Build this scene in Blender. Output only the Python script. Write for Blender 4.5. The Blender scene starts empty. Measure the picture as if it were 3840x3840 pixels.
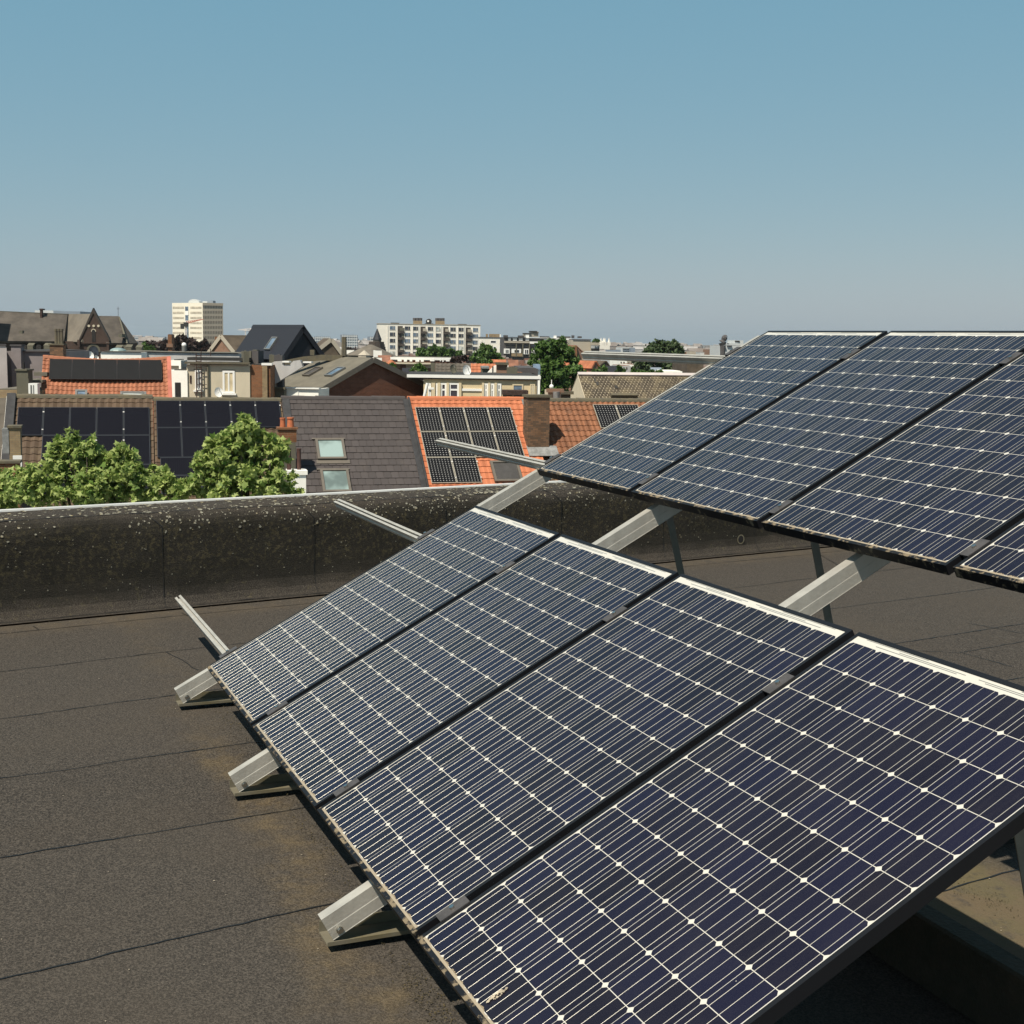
import bpy, math, random
from mathutils import Vector, Matrix, noise
random.seed(11)
scene = bpy.context.scene
COL = scene.collection
V3 = Vector

# ------------------------------------------------------------------ camera
# world: X runs along the panel rows, Y up-slope (horizontal), Z up; origin = lower left corner of the array
FPX, PIT, YAW, ROLL = 5126.09, -0.12576, -1.17974, 0.015
CAM = V3((6.60916, -1.1214, 1.614))
TILT = 0.491
PX = 3840.0 / 1932.0
fw = V3((math.sin(YAW) * math.cos(PIT), math.cos(YAW) * math.cos(PIT), math.sin(PIT)))
r0 = fw.cross(V3((0, 0, 1))).normalized()
u0 = r0.cross(fw)
RT = r0 * math.cos(ROLL) + u0 * math.sin(ROLL)
UP = -r0 * math.sin(ROLL) + u0 * math.cos(ROLL)
F = V3((math.sin(YAW), math.cos(YAW), 0))      # horizontal forward
R = V3((math.cos(YAW), -math.sin(YAW), 0))     # horizontal right
Z = V3((0, 0, 1))
cd = bpy.data.cameras.new("camera")
cam = bpy.data.objects.new("camera", cd)
COL.objects.link(cam)
m3 = Matrix((RT, UP, -fw)).transposed()
cam.matrix_world = Matrix.Translation(CAM) @ m3.to_4x4()
cd.sensor_width = 36
cd.lens = 36 * FPX / 3840
cd.clip_start = 0.1
cd.clip_end = 20000
scene.camera = cam
ROOFZ = -0.26
GZ = -13.4

def ray(p):
    return fw * FPX + RT * (p[0] * PX - 1920) - UP * (p[1] * PX - 1920)
def at(p, D):
    d = ray(p)
    return CAM + d * (D / d.dot(F))
def hit(p, O, n):
    d = ray(p)
    return CAM + d * ((O - CAM).dot(n) / d.dot(n))

# survey coordinates: spots noted on enlarged views of the photograph
def crop(x0, y0, s):
    return lambda a, b: ((x0 + a / s) / PX, (y0 + b / s) / PX)
A = crop(0, 1100, 2.76); B = crop(600, 1100, 2.76); C = crop(1200, 1100, 2.76)
D_ = crop(1800, 1150, 2.76); E_ = crop(2200, 1150, 2.76)
Fc = crop(0, 1450, 2.76); G = crop(600, 1450, 2.76); H = crop(1200, 1450, 2.76); I = crop(1800, 1350, 2.147)

# ------------------------------------------------------------------ materials
class NT:
    def __init__(s, name):
        s.m = bpy.data.materials.new(name); s.m.use_nodes = True
        s.t = s.m.node_tree; s.n = s.t.nodes; s.b = s.n["Principled BSDF"]
        s.co = s.n.new("ShaderNodeTexCoord")
    def link(s, a, b): s.t.links.new(a, b)
    def put(s, sock, v):
        if isinstance(v, bpy.types.NodeSocket): s.link(v, sock)
        else: sock.default_value = v
    def math(s, op, a, b=0.0, c=None):
        n = s.n.new("ShaderNodeMath"); n.operation = op
        s.put(n.inputs[0], a); s.put(n.inputs[1], b)
        if c is not None: s.put(n.inputs[2], c)
        return n.outputs[0]
    def noise(s, vec, scale, detail=4, rough=.6, out=0):
        n = s.n.new("ShaderNodeTexNoise"); s.put(n.inputs["Vector"], vec)
        n.inputs["Scale"].default_value = scale; n.inputs["Detail"].default_value = detail
        n.inputs["Roughness"].default_value = rough
        return n.outputs[out]
    def ramp(s, v, lo, hi, a=0.0, b=1.0):
        n = s.n.new("ShaderNodeMapRange"); n.interpolation_type = 'SMOOTHSTEP'
        s.put(n.inputs[0], v)
        for i, q in enumerate((lo, hi, a, b)): s.put(n.inputs[i + 1], q)
        return n.outputs[0]
    def mix(s, f, a, b):
        n = s.n.new("ShaderNodeMix"); n.data_type = 'RGBA'
        s.put(n.inputs[0], f)
        for k, v in ((6, a), (7, b)):
            s.put(n.inputs[k], v if isinstance(v, bpy.types.NodeSocket) else (*v[:3], 1))
        return n.outputs[2]
    def bump(s, h, strength, dist):
        n = s.n.new("ShaderNodeBump"); n.inputs["Strength"].default_value = strength
        n.inputs["Distance"].default_value = dist
        s.put(n.inputs["Height"], h); s.link(n.outputs[0], s.b.inputs["Normal"])
    def xyz(s, vec):
        n = s.n.new("ShaderNodeSeparateXYZ"); s.link(vec, n.inputs[0]); return n.outputs
    def white(s, vec):
        n = s.n.new("ShaderNodeTexWhiteNoise"); n.noise_dimensions = '3D'; s.link(vec, n.inputs["Vector"]); return n.outputs[0]
    def rnd(s):
        return s.n.new("ShaderNodeObjectInfo").outputs["Random"]
    def done(s, col, rough=.7, metal=0.0, spec=.5):
        s.put(s.b.inputs["Base Color"], col if isinstance(col, bpy.types.NodeSocket) else (*col[:3], 1))
        s.put(s.b.inputs["Roughness"], rough); s.put(s.b.inputs["Metallic"], metal)
        s.b.inputs["Specular IOR Level"].default_value = spec
        return s.m
def mul(c, k): return tuple(x * k for x in c)
def mat(name, col, rough=.75, metal=0.0, var=.2, scale=1.5, col2=None, bump=0.0, bscale=30, streak=1.0, spec=.4, edge=(.35, .7)):
    t = NT(name)
    vec = t.co.outputs["Object"]
    if streak != 1.0:
        mp = t.n.new("ShaderNodeMapping"); mp.inputs["Scale"].default_value = (1, 1, streak)
        t.link(vec, mp.inputs[0]); vec = mp.outputs[0]
    n = t.noise(vec, scale, 6, .65)
    k = t.ramp(n, *edge)
    c = t.mix(k, mul(col, 1 - var), col2 if col2 else mul(col, 1 + var))
    if bump: t.bump(t.noise(t.co.outputs["Object"], bscale, 3), bump, .02)
    return t.done(c, rough, metal, spec)
def tilemat(name, col, var=.25, stain=None, rough=.7, amount=(.5, .75)):
    t = NT(name)
    uv = t.co.outputs["UV"]
    w = t.white(uv)
    c = t.mix(w, mul(col, 1 - var), mul(col, 1 + var))
    if stain:
        k = t.ramp(t.noise(t.co.outputs["Object"], 1.3, 6, .7), *amount)
        c = t.mix(k, c, stain)
    t.bump(t.noise(t.co.outputs["Object"], 25, 3), .3, .01)
    return t.done(c, rough, 0, .3)
def brickmat(name, c1, c2, mortar, sx=.22, sy=.075, stain=None):
    t = NT(name)
    b = t.n.new("ShaderNodeTexBrick")
    t.link(t.co.outputs["UV"], b.inputs["Vector"])
    b.inputs["Color1"].default_value = (*c1, 1); b.inputs["Color2"].default_value = (*c2, 1); b.inputs["Mortar"].default_value = (*mortar, 1)
    b.inputs["Scale"].default_value = 1; b.inputs["Mortar Size"].default_value = .008
    b.inputs["Brick Width"].default_value = sx; b.inputs["Row Height"].default_value = sy
    c = b.outputs["Color"]
    k = t.ramp(t.noise(t.co.outputs["Object"], 1.2, 5, .7), .45, .75)
    c = t.mix(t.math('MULTIPLY', k, .75), c, stain if stain else mul(c1, .5))
    t.bump(b.outputs["Fac"], -.4, .01)
    return t.done(c, .85, 0, .3)

M = {}
M['alu'] = mat('mill_aluminium', (.50, .475, .42), .48, .45, .12, 9, bump=.08, bscale=60, streak=.2)
M['alu_shade'] = mat('shaded_aluminium', (.20, .175, .135), .65, .0, .15, 9)  # darker aluminium for the struts, their shade put into the colour
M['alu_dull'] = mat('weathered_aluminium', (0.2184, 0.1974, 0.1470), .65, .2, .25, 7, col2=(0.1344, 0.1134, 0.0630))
M['steel'] = mat('stainless_steel', (.55, .54, .50), .3, 1.0, .1, 20)
M['clamp'] = mat('anodised_clamp', (.085, .078, .076), .5, .3, .2, 20)
M['rubber'] = mat('rubber', (.02, .02, .02), .9, 0, .2, 20)
M['ribbon'] = mat('tinned_ribbon', (0.4368, 0.4158, 0.3612), .33, .45, .06, 30)
M['concrete'] = mat('mossy_concrete', (0.0840, 0.0714, 0.0504), .95, 0, .3, 9, col2=(0.0420, 0.0420, 0.0286), bump=.5, bscale=60)
M['trim'] = mat('white_coated_metal', (0.5580, 0.5580, 0.5400), .45, 0, .06, 4)
M['pv_matt'] = None
M['bitumen'] = mat('bitumen_bleed', (.012, .011, .010), .55, 0, .3, 30)
M['lichen'] = mat('pale_lichen', (.30, .285, .225), .95, 0, .3, 25, col2=(.28, .215, .10), edge=(.5, .7))
M['chips'] = mat('pale_grit', (0.3528, 0.3024, 0.2268), .9, 0, .4, 30)
M['litter'] = mat('leaf_litter', (0.1092, 0.0630, 0.0294), .9, 0, .5, 40)
M['moss'] = mat('dry_moss', (0.0630, 0.0487, 0.0218), .95, 0, .5, 60, bump=.6, bscale=120)

def felt(name, seams=False):
    t = NT(name)
    o = t.co.outputs["Object"]
    g = t.noise(o, 140, 2, .8)
    g2 = t.noise(o, 75, 2, .7)
    big = t.noise(o, .9, 5, .6)
    c = t.mix(t.ramp(g, .36, .68), (.0125, .0108, .0092), (.096, .082, .067))
    c = t.mix(t.math('MULTIPLY', t.ramp(g2, .4, .65), .35), c, (.031, .026, .0215))
    c = t.mix(t.math('MULTIPLY', t.ramp(big, .42, .7), .35), c, (.058, .046, .033))
    if seams:
        x, y, z = t.xyz(o)
        # silt washed off the lower panel edge, lying on the felt below it
        wob = t.noise(o, 2.2, 4, .6); fine = t.noise(o, 9, 5, .7)
        e = t.math('ADD', y, t.math('MULTIPLY', t.math('SUBTRACT', wob, .5), .55))
        band = t.math('MULTIPLY', t.ramp(e, -.22, -.03), t.ramp(e, .14, -.02))
        ends = t.math('MULTIPLY', t.ramp(x, .05, .75, .25, 1.0), t.ramp(x, 5.0, 4.3))
        k = t.math('MULTIPLY', t.math('MULTIPLY', band, ends), t.ramp(fine, .28, .72))
        c = t.mix(t.math('MULTIPLY', k, .66), c, t.mix(t.ramp(g, .35, .65), (.080, .057, .027), (.160, .117, .060)))
        # sunlit patch behind the lower row, painted into the felt as a yellow-brown band
        b2 = t.math('MULTIPLY', t.ramp(y, 1.5, 1.62), t.ramp(y, 2.45, 2.2))
        k2 = t.math('MULTIPLY', t.math('MULTIPLY', b2, t.ramp(x, 2.4, 2.9)), t.ramp(fine, .25, .5))
        c = t.mix(t.math('MULTIPLY', k2, .8), c, t.mix(t.ramp(t.noise(o, 5, 3), .4, .6), (.135, .097, .050), (.125, .10, .045)))
        # pale dust lane at the foot of the parapet
        s = t.math('ADD', x, t.math('MULTIPLY', y, .18))
        k3 = t.math('MULTIPLY', t.ramp(s, -2.25, -2.6), t.ramp(fine, .3, .65))
        c = t.mix(t.math('MULTIPLY', k3, .5), c, (.09, .068, .042))
    else:
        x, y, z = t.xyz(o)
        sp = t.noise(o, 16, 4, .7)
        zwob = t.math('ADD', z, t.math('MULTIPLY', t.math('SUBTRACT', t.noise(o, 2.5, 5, .65), .5), .30))
        ak = t.math('MULTIPLY', t.ramp(zwob, .06, .16), t.ramp(zwob, .66, .56))
        c = t.mix(t.math('MULTIPLY', ak, .72), c, (.0150, .0138, .0100))  # felt mixed darker over a ragged band up the wall face
        cr = t.math('MULTIPLY', t.ramp(t.noise(o, 34, 4, .7), .50, .62), t.math('MULTIPLY', t.ramp(zwob, .14, .34), t.ramp(zwob, .62, .50)))
        c = t.mix(t.math('MULTIPLY', cr, .55), c, (.085, .070, .036))

        c = t.mix(t.math('MULTIPLY', t.ramp(sp, .58, .70), .5), c, (.10, .085, .045))
    if seams:
        fl = t.math('FLOOR', t.math('DIVIDE', t.math('ADD', t.math('ADD', x, t.math('MULTIPLY', y, .172)), 1.5), .968))
        cv = t.n.new('ShaderNodeCombineXYZ'); t.link(fl, cv.inputs[0]); cv.inputs[1].default_value = 3.3
        c = t.mix(t.math('MULTIPLY', t.white(cv.outputs[0]), .26), c, (.082, .072, .060))
    wr = t.noise(o, 7, 4, .65)
    t.bump(t.math('ADD', g, t.math('MULTIPLY', t.math('ADD', big, t.math('MULTIPLY', wr, .0 if seams else 1.6)), .6)), .55, .012 if seams else .045)
    return t.done(c, .9, 0, .25)
M['felt'] = felt('mineral_roof_felt', True)
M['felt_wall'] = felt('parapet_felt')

# photovoltaic laminate -------------------------------------------------
PW, PL_ = 1.053, 1.590
CP = 0.127; MX = (PW - 8 * CP) / 2; MY = 0.0205
def cellmat():
    t = NT('solar_cells'); o = t.co.outputs["Object"]
    x, y, z = t.xyz(o)
    gx = t.math('DIVIDE', t.math('SUBTRACT', x, MX), CP); gy = t.math('DIVIDE', t.math('SUBTRACT', y, MY), CP)
    fx = t.math('FRACT', gx); fy = t.math('FRACT', gy)
    dx = t.math('MULTIPLY', t.math('MINIMUM', fx, t.math('SUBTRACT', 1.0, fx)), CP)
    dy = t.math('MULTIPLY', t.math('MINIMUM', fy, t.math('SUBTRACT', 1.0, fy)), CP)
    gap = t.math('LESS_THAN', dx, .0007)
    gap = t.math('MAXIMUM', gap, t.math('LESS_THAN', dy, .0011))
    gap = t.math('MAXIMUM', gap, t.math('LESS_THAN', t.math('ADD', dx, dy), .0110))
    for v, n in ((gx, 8.0), (gy, 12.0)):
        gap = t.math('MAXIMUM', gap, t.math('LESS_THAN', v, 0.0))
        gap = t.math('MAXIMUM', gap, t.math('GREATER_THAN', v, n))
    cv = t.n.new("ShaderNodeCombineXYZ")
    t.link(t.math('FLOOR', gx), cv.inputs[0]); t.link(t.math('FLOOR', gy), cv.inputs[1]); t.link(t.rnd(), cv.inputs[2])
    w = t.white(cv.outputs[0])
    cell = t.mix(w, (.0068, .0055, .0118), (.0080, .0074, .0212))
    fing = t.math('LESS_THAN', t.math('FRACT', t.math('MULTIPLY', y, 500.0)), .12)
    cell = t.mix(t.math('MULTIPLY', fing, .05), cell, (.5, .5, .48))
    # cross-connect ribbons in the white strip at the upper end
    yt = MY + 12 * CP
    strip = 0.0
    for off, a, b in ((.012, .12, .47), (.018, .22, .50), (.012, .58, .93), (.018, .55, .84), (.026, .06, .34), (.026, .70, .99)):
        k = t.math('LESS_THAN', t.math('ABSOLUTE', t.math('SUBTRACT', y, yt + off)), .0016)
        k = t.math('MULTIPLY', k, t.math('MULTIPLY', t.math('GREATER_THAN', x, a), t.math('LESS_THAN', x, b)))
        strip = k if strip == 0.0 else t.math('MAXIMUM', strip, k)
    sheet = t.mix(strip, (.50, .485, .435), (.18, .185, .175))
    c = t.mix(gap, cell, sheet)
    # dried silt along the lower edge, a few droppings and dust
    dn = t.noise(o, 28, 5, .7)
    silt = t.math('LESS_THAN', t.math('ADD', y, t.math('MULTIPLY', dn, -.034)), .0055)
    c = t.mix(t.math('MULTIPLY', silt, .85), c, (.27, .215, .14))
    sp = t.math('GREATER_THAN', t.noise(o, 55, 2, .5), .80)
    c = t.mix(t.math('MULTIPLY', sp, .7), c, (.55, .53, .48))
    sm = t.n.new('ShaderNodeMapping'); sm.inputs['Scale'].default_value = (9, .9, 1); t.link(o, sm.inputs[0])
    dust = t.math('ADD', t.ramp(t.noise(o, 3, 5, .7), .35, .8, 0.0, .014), t.ramp(t.noise(sm.outputs[0], 3, 5, .7), .5, .8, 0.0, .016))
    c = t.mix(dust, c, (.42, .38, .32))
    t.b.inputs["IOR"].default_value = 1.29
    return t.done(c, t.ramp(dn, .3, .7, .10, .17), 0, .5)
M['cells'] = cellmat()
def framemat():
    t = NT('black_anodised_frame'); o = t.co.outputs["Object"]
    x, y, z = t.xyz(o)
    cv = t.n.new("ShaderNodeVectorMath"); cv.operation = 'ADD'
    t.link(o, cv.inputs[0]); t.link(t.rnd(), cv.inputs[1])
    n = t.noise(cv.outputs[0], 26, 5, .65)
    low = t.ramp(y, .020, .012)
    lip = t.math('GREATER_THAN', z, .0004)
    k = t.math('ADD', t.math('MULTIPLY', lip, t.ramp(n, .50, .60)), t.math('MULTIPLY', t.math('SUBTRACT', 1.0, lip), t.ramp(n, .55, .66)))
    k = t.math('MULTIPLY', k, low)
    c = t.mix(t.math('MULTIPLY', k, .9), (.0085, .009, .011), (.20, .16, .105))
    return t.done(c, t.math('ADD', t.math('MULTIPLY', k, .4), .5), 0, .22)
M['frame'] = framemat()
M['backsheet'] = mat('white_backsheet', (.65, .65, .62), .6)

def blackpv(name, grid):
    t = NT(name); uv = t.co.outputs["UV"]
    x, y, z = t.xyz(uv)
    c = (.0075, .0075, .0105)
    if grid:
        fx = t.math('SUBTRACT', t.math('FRACT', t.math('MULTIPLY', x, 8.0)), .5); fy = t.math('SUBTRACT', t.math('FRACT', t.math('MULTIPLY', y, 12.0)), .5)
        ax = t.math('SUBTRACT', .5, t.math('ABSOLUTE', fx)); ay = t.math('SUBTRACT', .5, t.math('ABSOLUTE', fy))
        k = t.math('LESS_THAN', t.math('ADD', ax, ay), .19)
        k2 = t.math('MAXIMUM', t.math('LESS_THAN', ax, .022), t.math('LESS_THAN', ay, .03))
        c = t.mix(t.math('MULTIPLY', k2, .07), (.009, .009, .010), (.6, .6, .58))
        c = t.mix(k, c, (.36, .36, .35))
    else:
        ln = t.math('LESS_THAN', t.math('FRACT', t.math('MULTIPLY', x, 18.0)), .06)
        c = t.mix(t.math('MULTIPLY', ln, .05), (.0068, .0070, .0105), (.4, .4, .4))
    t.b.inputs["IOR"].default_value = 1.30
    return t.done(c, .25, 0, .4)
M['pv_matt'] = mat('matt_black_module', (.0105, .0105, .011), .5, 0, .1, 2, spec=.2)
M['pv_black'] = blackpv('all_black_module', False)
M['pv_grid'] = blackpv('back_contact_module', True)
M['pv_frame'] = mat('silver_module_frame', (.40, .37, .30), .5, .3, .1)
M['pv_blackframe'] = mat('black_module_frame', (.012, .012, .013), .5, 0, .1)
M['pv_dark'] = mat('dark_module_frame', (.040, .046, .055), .45, .3, .1)
M['dot'] = mat('bright_bolt', (.7, .68, .64), .4, .3)

M['t_brown'] = tilemat('brown_concrete_tiles', (0.0840, 0.0544, 0.0336), .22, (0.1280, 0.0960, 0.0560))
M['t_grey'] = tilemat('dark_grey_tiles', (0.0600, 0.0512, 0.0496), .16, (0.0760, 0.0640, 0.0584), .6)
M['t_orange'] = tilemat('orange_clay_tiles', (.43, .142, .066), .18)
M['t_terra'] = tilemat('terracotta_pantiles', (0.2040, 0.0840, 0.0400), .32, (0.1200, 0.0576, 0.0320), amount=(.45, .75))
M['t_red'] = tilemat('red_clay_pantiles', (0.2960, 0.1160, 0.0624), .25, (0.2400, 0.0840, 0.0440))
M['slate'] = tilemat('blue_black_slate', (0.0176, 0.0184, 0.0240), .12, None, .6)
M['roof_old'] = mat('lichened_asbestos_slates', (0.1428, 0.1134, 0.0714), .9, 0, .4, 1.6, col2=(0.0714, 0.0571, 0.0403), bump=.4, bscale=9)
M['roof_felt'] = mat('grey_brown_felt_roof', (0.1302, 0.1176, 0.0907), .85, 0, .14, 1.2)
M['roof_church'] = mat('weathered_slate_roof', (.074, .063, .052), .9, 0, .28, .45, streak=.15)
M['roof_church2'] = mat('pale_weathered_slate', (.130, .113, .090), .9, 0, .2, .45, streak=.15)
M['roof_brown'] = mat('old_brown_roof', (0.0882, 0.0672, 0.0470), .9, 0, .3, .8, bump=.3, bscale=8)
M['roof_dark'] = mat('dark_flat_roof', (0.0378, 0.0361, 0.0336), .9)
M['roof_orange'] = mat('orange_roof', (0.3696, 0.1302, 0.0630), .8, 0, .2, 1.5, bump=.4, bscale=9)
M['roof_red'] = mat('faded_red_roof', (0.2100, 0.0966, 0.0605), .85, 0, .25, 1.2, bump=.3, bscale=9)
M['roof_greytile'] = mat('grey_tiled_roof', (0.0882, 0.0756, 0.0605), .85, 0, .2, 1.5)
M['b_red'] = brickmat('dark_red_brick', (.150, .056, .033), (.105, .040, .025), (.17, .11, .08))
M['b_orange'] = brickmat('orange_brick', (0.2184, 0.0882, 0.0378), (0.1512, 0.0630, 0.0294), (0.1848, 0.1260, 0.0756))
M['b_chimney'] = brickmat('sooty_chimney_brick', (0.2100, 0.1134, 0.0605), (0.0840, 0.0546, 0.0353), (0.0840, 0.0672, 0.0504))
M['b_pink'] = brickmat('pale_brick', (0.2520, 0.1344, 0.0840), (0.2016, 0.1092, 0.0714), (0.2352, 0.1848, 0.1428))
M['b_church'] = brickmat('church_brick', (0.0714, 0.0437, 0.0336), (0.0546, 0.0353, 0.0277), (0.0588, 0.0462, 0.0378), .4, .14)
M['b_yellow'] = brickmat('yellow_brick', (.30, .22, .12), (.24, .17, .10), (.2, .16, .11))
M['r_cream'] = mat('stained_cream_render', (.60, .53, .40), .9, 0, .12, .9, col2=(.43, .38, .285), streak=.35, edge=(.42, .78))
M['r_yellow'] = mat('pale_yellow_render', (.58, .47, .29), .85, 0, .07, .8)
M['r_white'] = mat('white_render', (.86, .84, .77), .85, 0, .05, .8)
M['r_grey'] = mat('pale_grey_render', (.42, .41, .40), .9, 0, .15, .7, streak=.4)
M['r_mauve'] = mat('mauve_grey_render', (0.2058, 0.1806, 0.1806), .9, 0, .10, .7)
M['r_pale'] = mat('pale_mauve_render', (.47, .42, .40), .9, 0, .08, .7)
M['r_dgrey'] = mat('dark_grey_cladding', (0.0714, 0.0655, 0.0655), .8, 0, .1, 1)
M['r_stone'] = mat('grey_green_cement', (0.1680, 0.1554, 0.1134), .95, 0, .3, 2, col2=(0.1008, 0.0966, 0.0714))
M['r_apart'] = mat('off_white_facade', (.74, .70, .62), .85, 0, .05, .15)
M['r_tower'] = mat('cream_tower_cladding', (.74, .69, .57), .8, 0, .04, .1)
M['r_tower2'] = mat('brown_mullion_facade', (0.4300, 0.3612, 0.2752), .8, 0, .05, .1)
M['r_beige'] = mat('beige_facade', (0.3780, 0.3375, 0.2700), .85, 0, .06, .2)
M['white'] = mat('white_paint', (.78, .77, .73), .5, 0, .03, 1)
M['cream'] = mat('cream_paint', (.60, .50, .33), .6, 0, .05, 1)
M['grey'] = mat('grey_metal', (0.1848, 0.1848, 0.1764), .5, .4, .1, 3)
M['greyfr'] = mat('brown_grey_window_frame', (0.1344, 0.1176, 0.0966), .55, .2, .1, 3)
M['dark'] = mat('dark_opening', (.018, .016, .015), .8)
M['ladder'] = mat('rusty_dark_iron', (.045, .025, .020), .8, 0, .3, 6)
M['zinc'] = mat('zinc_flashing', (0.2520, 0.2520, 0.2436), .6, .3, .25, 4)
M['lead'] = mat('black_valley_lead', (.030, .030, .032), .7, 0, .3, 3)
M['pot'] = mat('terracotta_pot', (.42, .13, .055), .8, 0, .15, 5)
M['pipe'] = mat('brown_flue', (.075, .036, .028), .6, .1, .2, 5)
M['coping'] = mat('lichened_coping', (0.2016, 0.1722, 0.1092), .95, 0, .4, 3, col2=(0.0840, 0.0756, 0.0588))
M['curtain'] = mat('cream_curtain', (.55, .46, .30), .9)
M['far_blue'] = mat('far_bluish_block', (.20, .235, .28), .5, 0, .06, .1)  # blue-grey; on the far blocks the haze is put into the colour
M['far_white'] = mat('far_pale_block', (.50, .52, .52), .6, 0, .05, .1)
M['crane_red'] = mat('red_crane_steel', (.50, .15, .10), .6)
M['crane_white'] = mat('white_crane_steel', (.65, .6, .57), .6)
def glass(name, col, rough=.08, spec=.5):
    t = NT(name)
    n = t.ramp(t.noise(t.co.outputs["Object"], .8, 3), .35, .65)
    return t.done(t.mix(n, mul(col, .6), mul(col, 1.4)), rough, 0, spec)
M['glass'] = glass('dark_glass', (.035, .042, .055))
M['glass_blue'] = glass('blue_grey_glass', (.11, .15, .20))
M['glass_pale'] = glass('curtained_glass', (.40, .42, .40))
M['glass_sky'] = glass('frosted_roof_glass', (.19, .25, .24), .25)
M['blind'] = mat('grey_roller_blind', (.055, .052, .050), .8)
def leafmat(name, a, b, trans):
    t = NT(name)
    c = t.mix(t.white(t.co.outputs["UV"]), a, b)
    m = t.done(c, .55, 0, .35)
    tr = t.n.new("ShaderNodeBsdfTranslucent"); t.link(c, tr.inputs[0])
    mx = t.n.new("ShaderNodeMixShader"); mx.inputs[0].default_value = trans
    out = t.n["Material Output"]
    t.link(t.b.outputs[0], mx.inputs[1]); t.link(tr.outputs[0], mx.inputs[2]); t.link(mx.outputs[0], out.inputs[0])
    return m
M['leaf_plane'] = leafmat('plane_leaves', (.075, .170, .018), (.47, .535, .185), .40)
M['leaf_mid'] = leafmat('green_leaves', (.034, .085, .015), (.105, .180, .038), .35)
M['leaf_dark'] = leafmat('dark_green_leaves', (.030, .058, .018), (.075, .112, .040), .3)
M['leaf_copper'] = leafmat('copper_leaves', (.018, .011, .010), (.042, .022, .018), .15)
M['bark'] = mat('bark', (.09, .075, .055), .95, 0, .3, 4)
M['ground'] = mat('city_ground', (.13, .125, .11), .95, 0, .3, .02)

# ------------------------------------------------------------------ mesh building
ORG = {}
def thing(name, label, cat, loc=(0, 0, 0), group=None, kind=None):
    o = bpy.data.objects.new(name, None); COL.objects.link(o)
    o.location = loc; ORG[o] = V3(loc); o.empty_display_size = .2
    o['label'] = label; o['category'] = cat
    if group: o['group'] = group
    if kind: o['kind'] = kind
    return o
def tag(o, label, cat, group=None, kind=None):
    o['label'] = label; o['category'] = cat
    if group: o['group'] = group
    if kind: o['kind'] = kind
class MB:
    def __init__(s): s.v = []; s.f = []; s.u = []
    def face(s, pts, uv=None):
        k = len(s.v); s.v += [V3(p) for p in pts]; s.f.append(tuple(range(k, k + len(pts))))
        s.u.append(uv if uv else [(0, 0)] * len(pts))
    def hexa(s, p, uv=None):
        # p: 8 corners, bottom 0-3 then top 4-7, both counter-clockwise seen from above
        for q in ((3, 2, 1, 0), (4, 5, 6, 7), (0, 1, 5, 4), (1, 2, 6, 5), (2, 3, 7, 6), (3, 0, 4, 7)):
            s.face([p[i] for i in q], [uv[i] for i in q] if uv else None)
    def prism(s, poly, vec, uv=None, uv2=None):
        n = len(poly); q = [V3(p) + vec for p in poly]
        uv2 = uv2 or uv
        s.face(poly, uv); s.face(q[::-1], uv2[::-1] if uv2 else None)
        L = V3(vec).length
        for i in range(n):
            j = (i + 1) % n
            if uv:
                e = (V3(poly[j]) - V3(poly[i]))
                hz = abs(e.normalized().z) < .5 if e.length > 1e-9 else True
                w = [(0, uv[i][1]), (0, uv[j][1]), (L, uv[j][1]), (L, uv[i][1])] if not hz else [(uv[i][0], 0), (uv[j][0], 0), (uv[j][0], L), (uv[i][0], L)]
            else: w = None
            s.face([poly[i], poly[j], q[j], q[i]], w)
    def tube(s, a, b, r, n=8, r2=None):
        a = V3(a); b = V3(b); d = (b - a).normalized(); r2 = r if r2 is None else r2
        e = d.orthogonal().normalized(); g = d.cross(e)
        c = [(math.cos(2 * math.pi * i / n), math.sin(2 * math.pi * i / n)) for i in range(n)]
        p = [a + (e * x + g * y) * r for x, y in c]; q = [b + (e * x + g * y) * r2 for x, y in c]
        for i in range(n):
            j = (i + 1) % n; s.face([p[i], p[j], q[j], q[i]])
        s.face(p[::-1]); s.face(q)
    def build(s, name, m, parent=None, smooth=False, label=None, kind=None, ofs=None):
        root = parent
        while root is not None and root.parent is not None: root = root.parent
        o0 = ORG.get(root, V3((0, 0, 0))) if ofs is None else V3(ofs)
        me = bpy.data.meshes.new(name)
        me.from_pydata([tuple(v - o0) for v in s.v], [], s.f)
        uvl = me.uv_layers.new(name="UVMap")
        flat = []
        for w in s.u:
            for a in w: flat += [a[0], a[1]]
        uvl.data.foreach_set("uv", flat)
        if smooth: me.polygons.foreach_set("use_smooth", [True] * len(me.polygons))
        me.materials.append(M[m] if isinstance(m, str) else m)
        me.update()
        o = bpy.data.objects.new(name, me); COL.objects.link(o)
        if parent: o.parent = parent
        elif ofs is not None: o.location = ofs
        if label: o['label'] = label
        if kind: o['kind'] = kind
        return o

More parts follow.
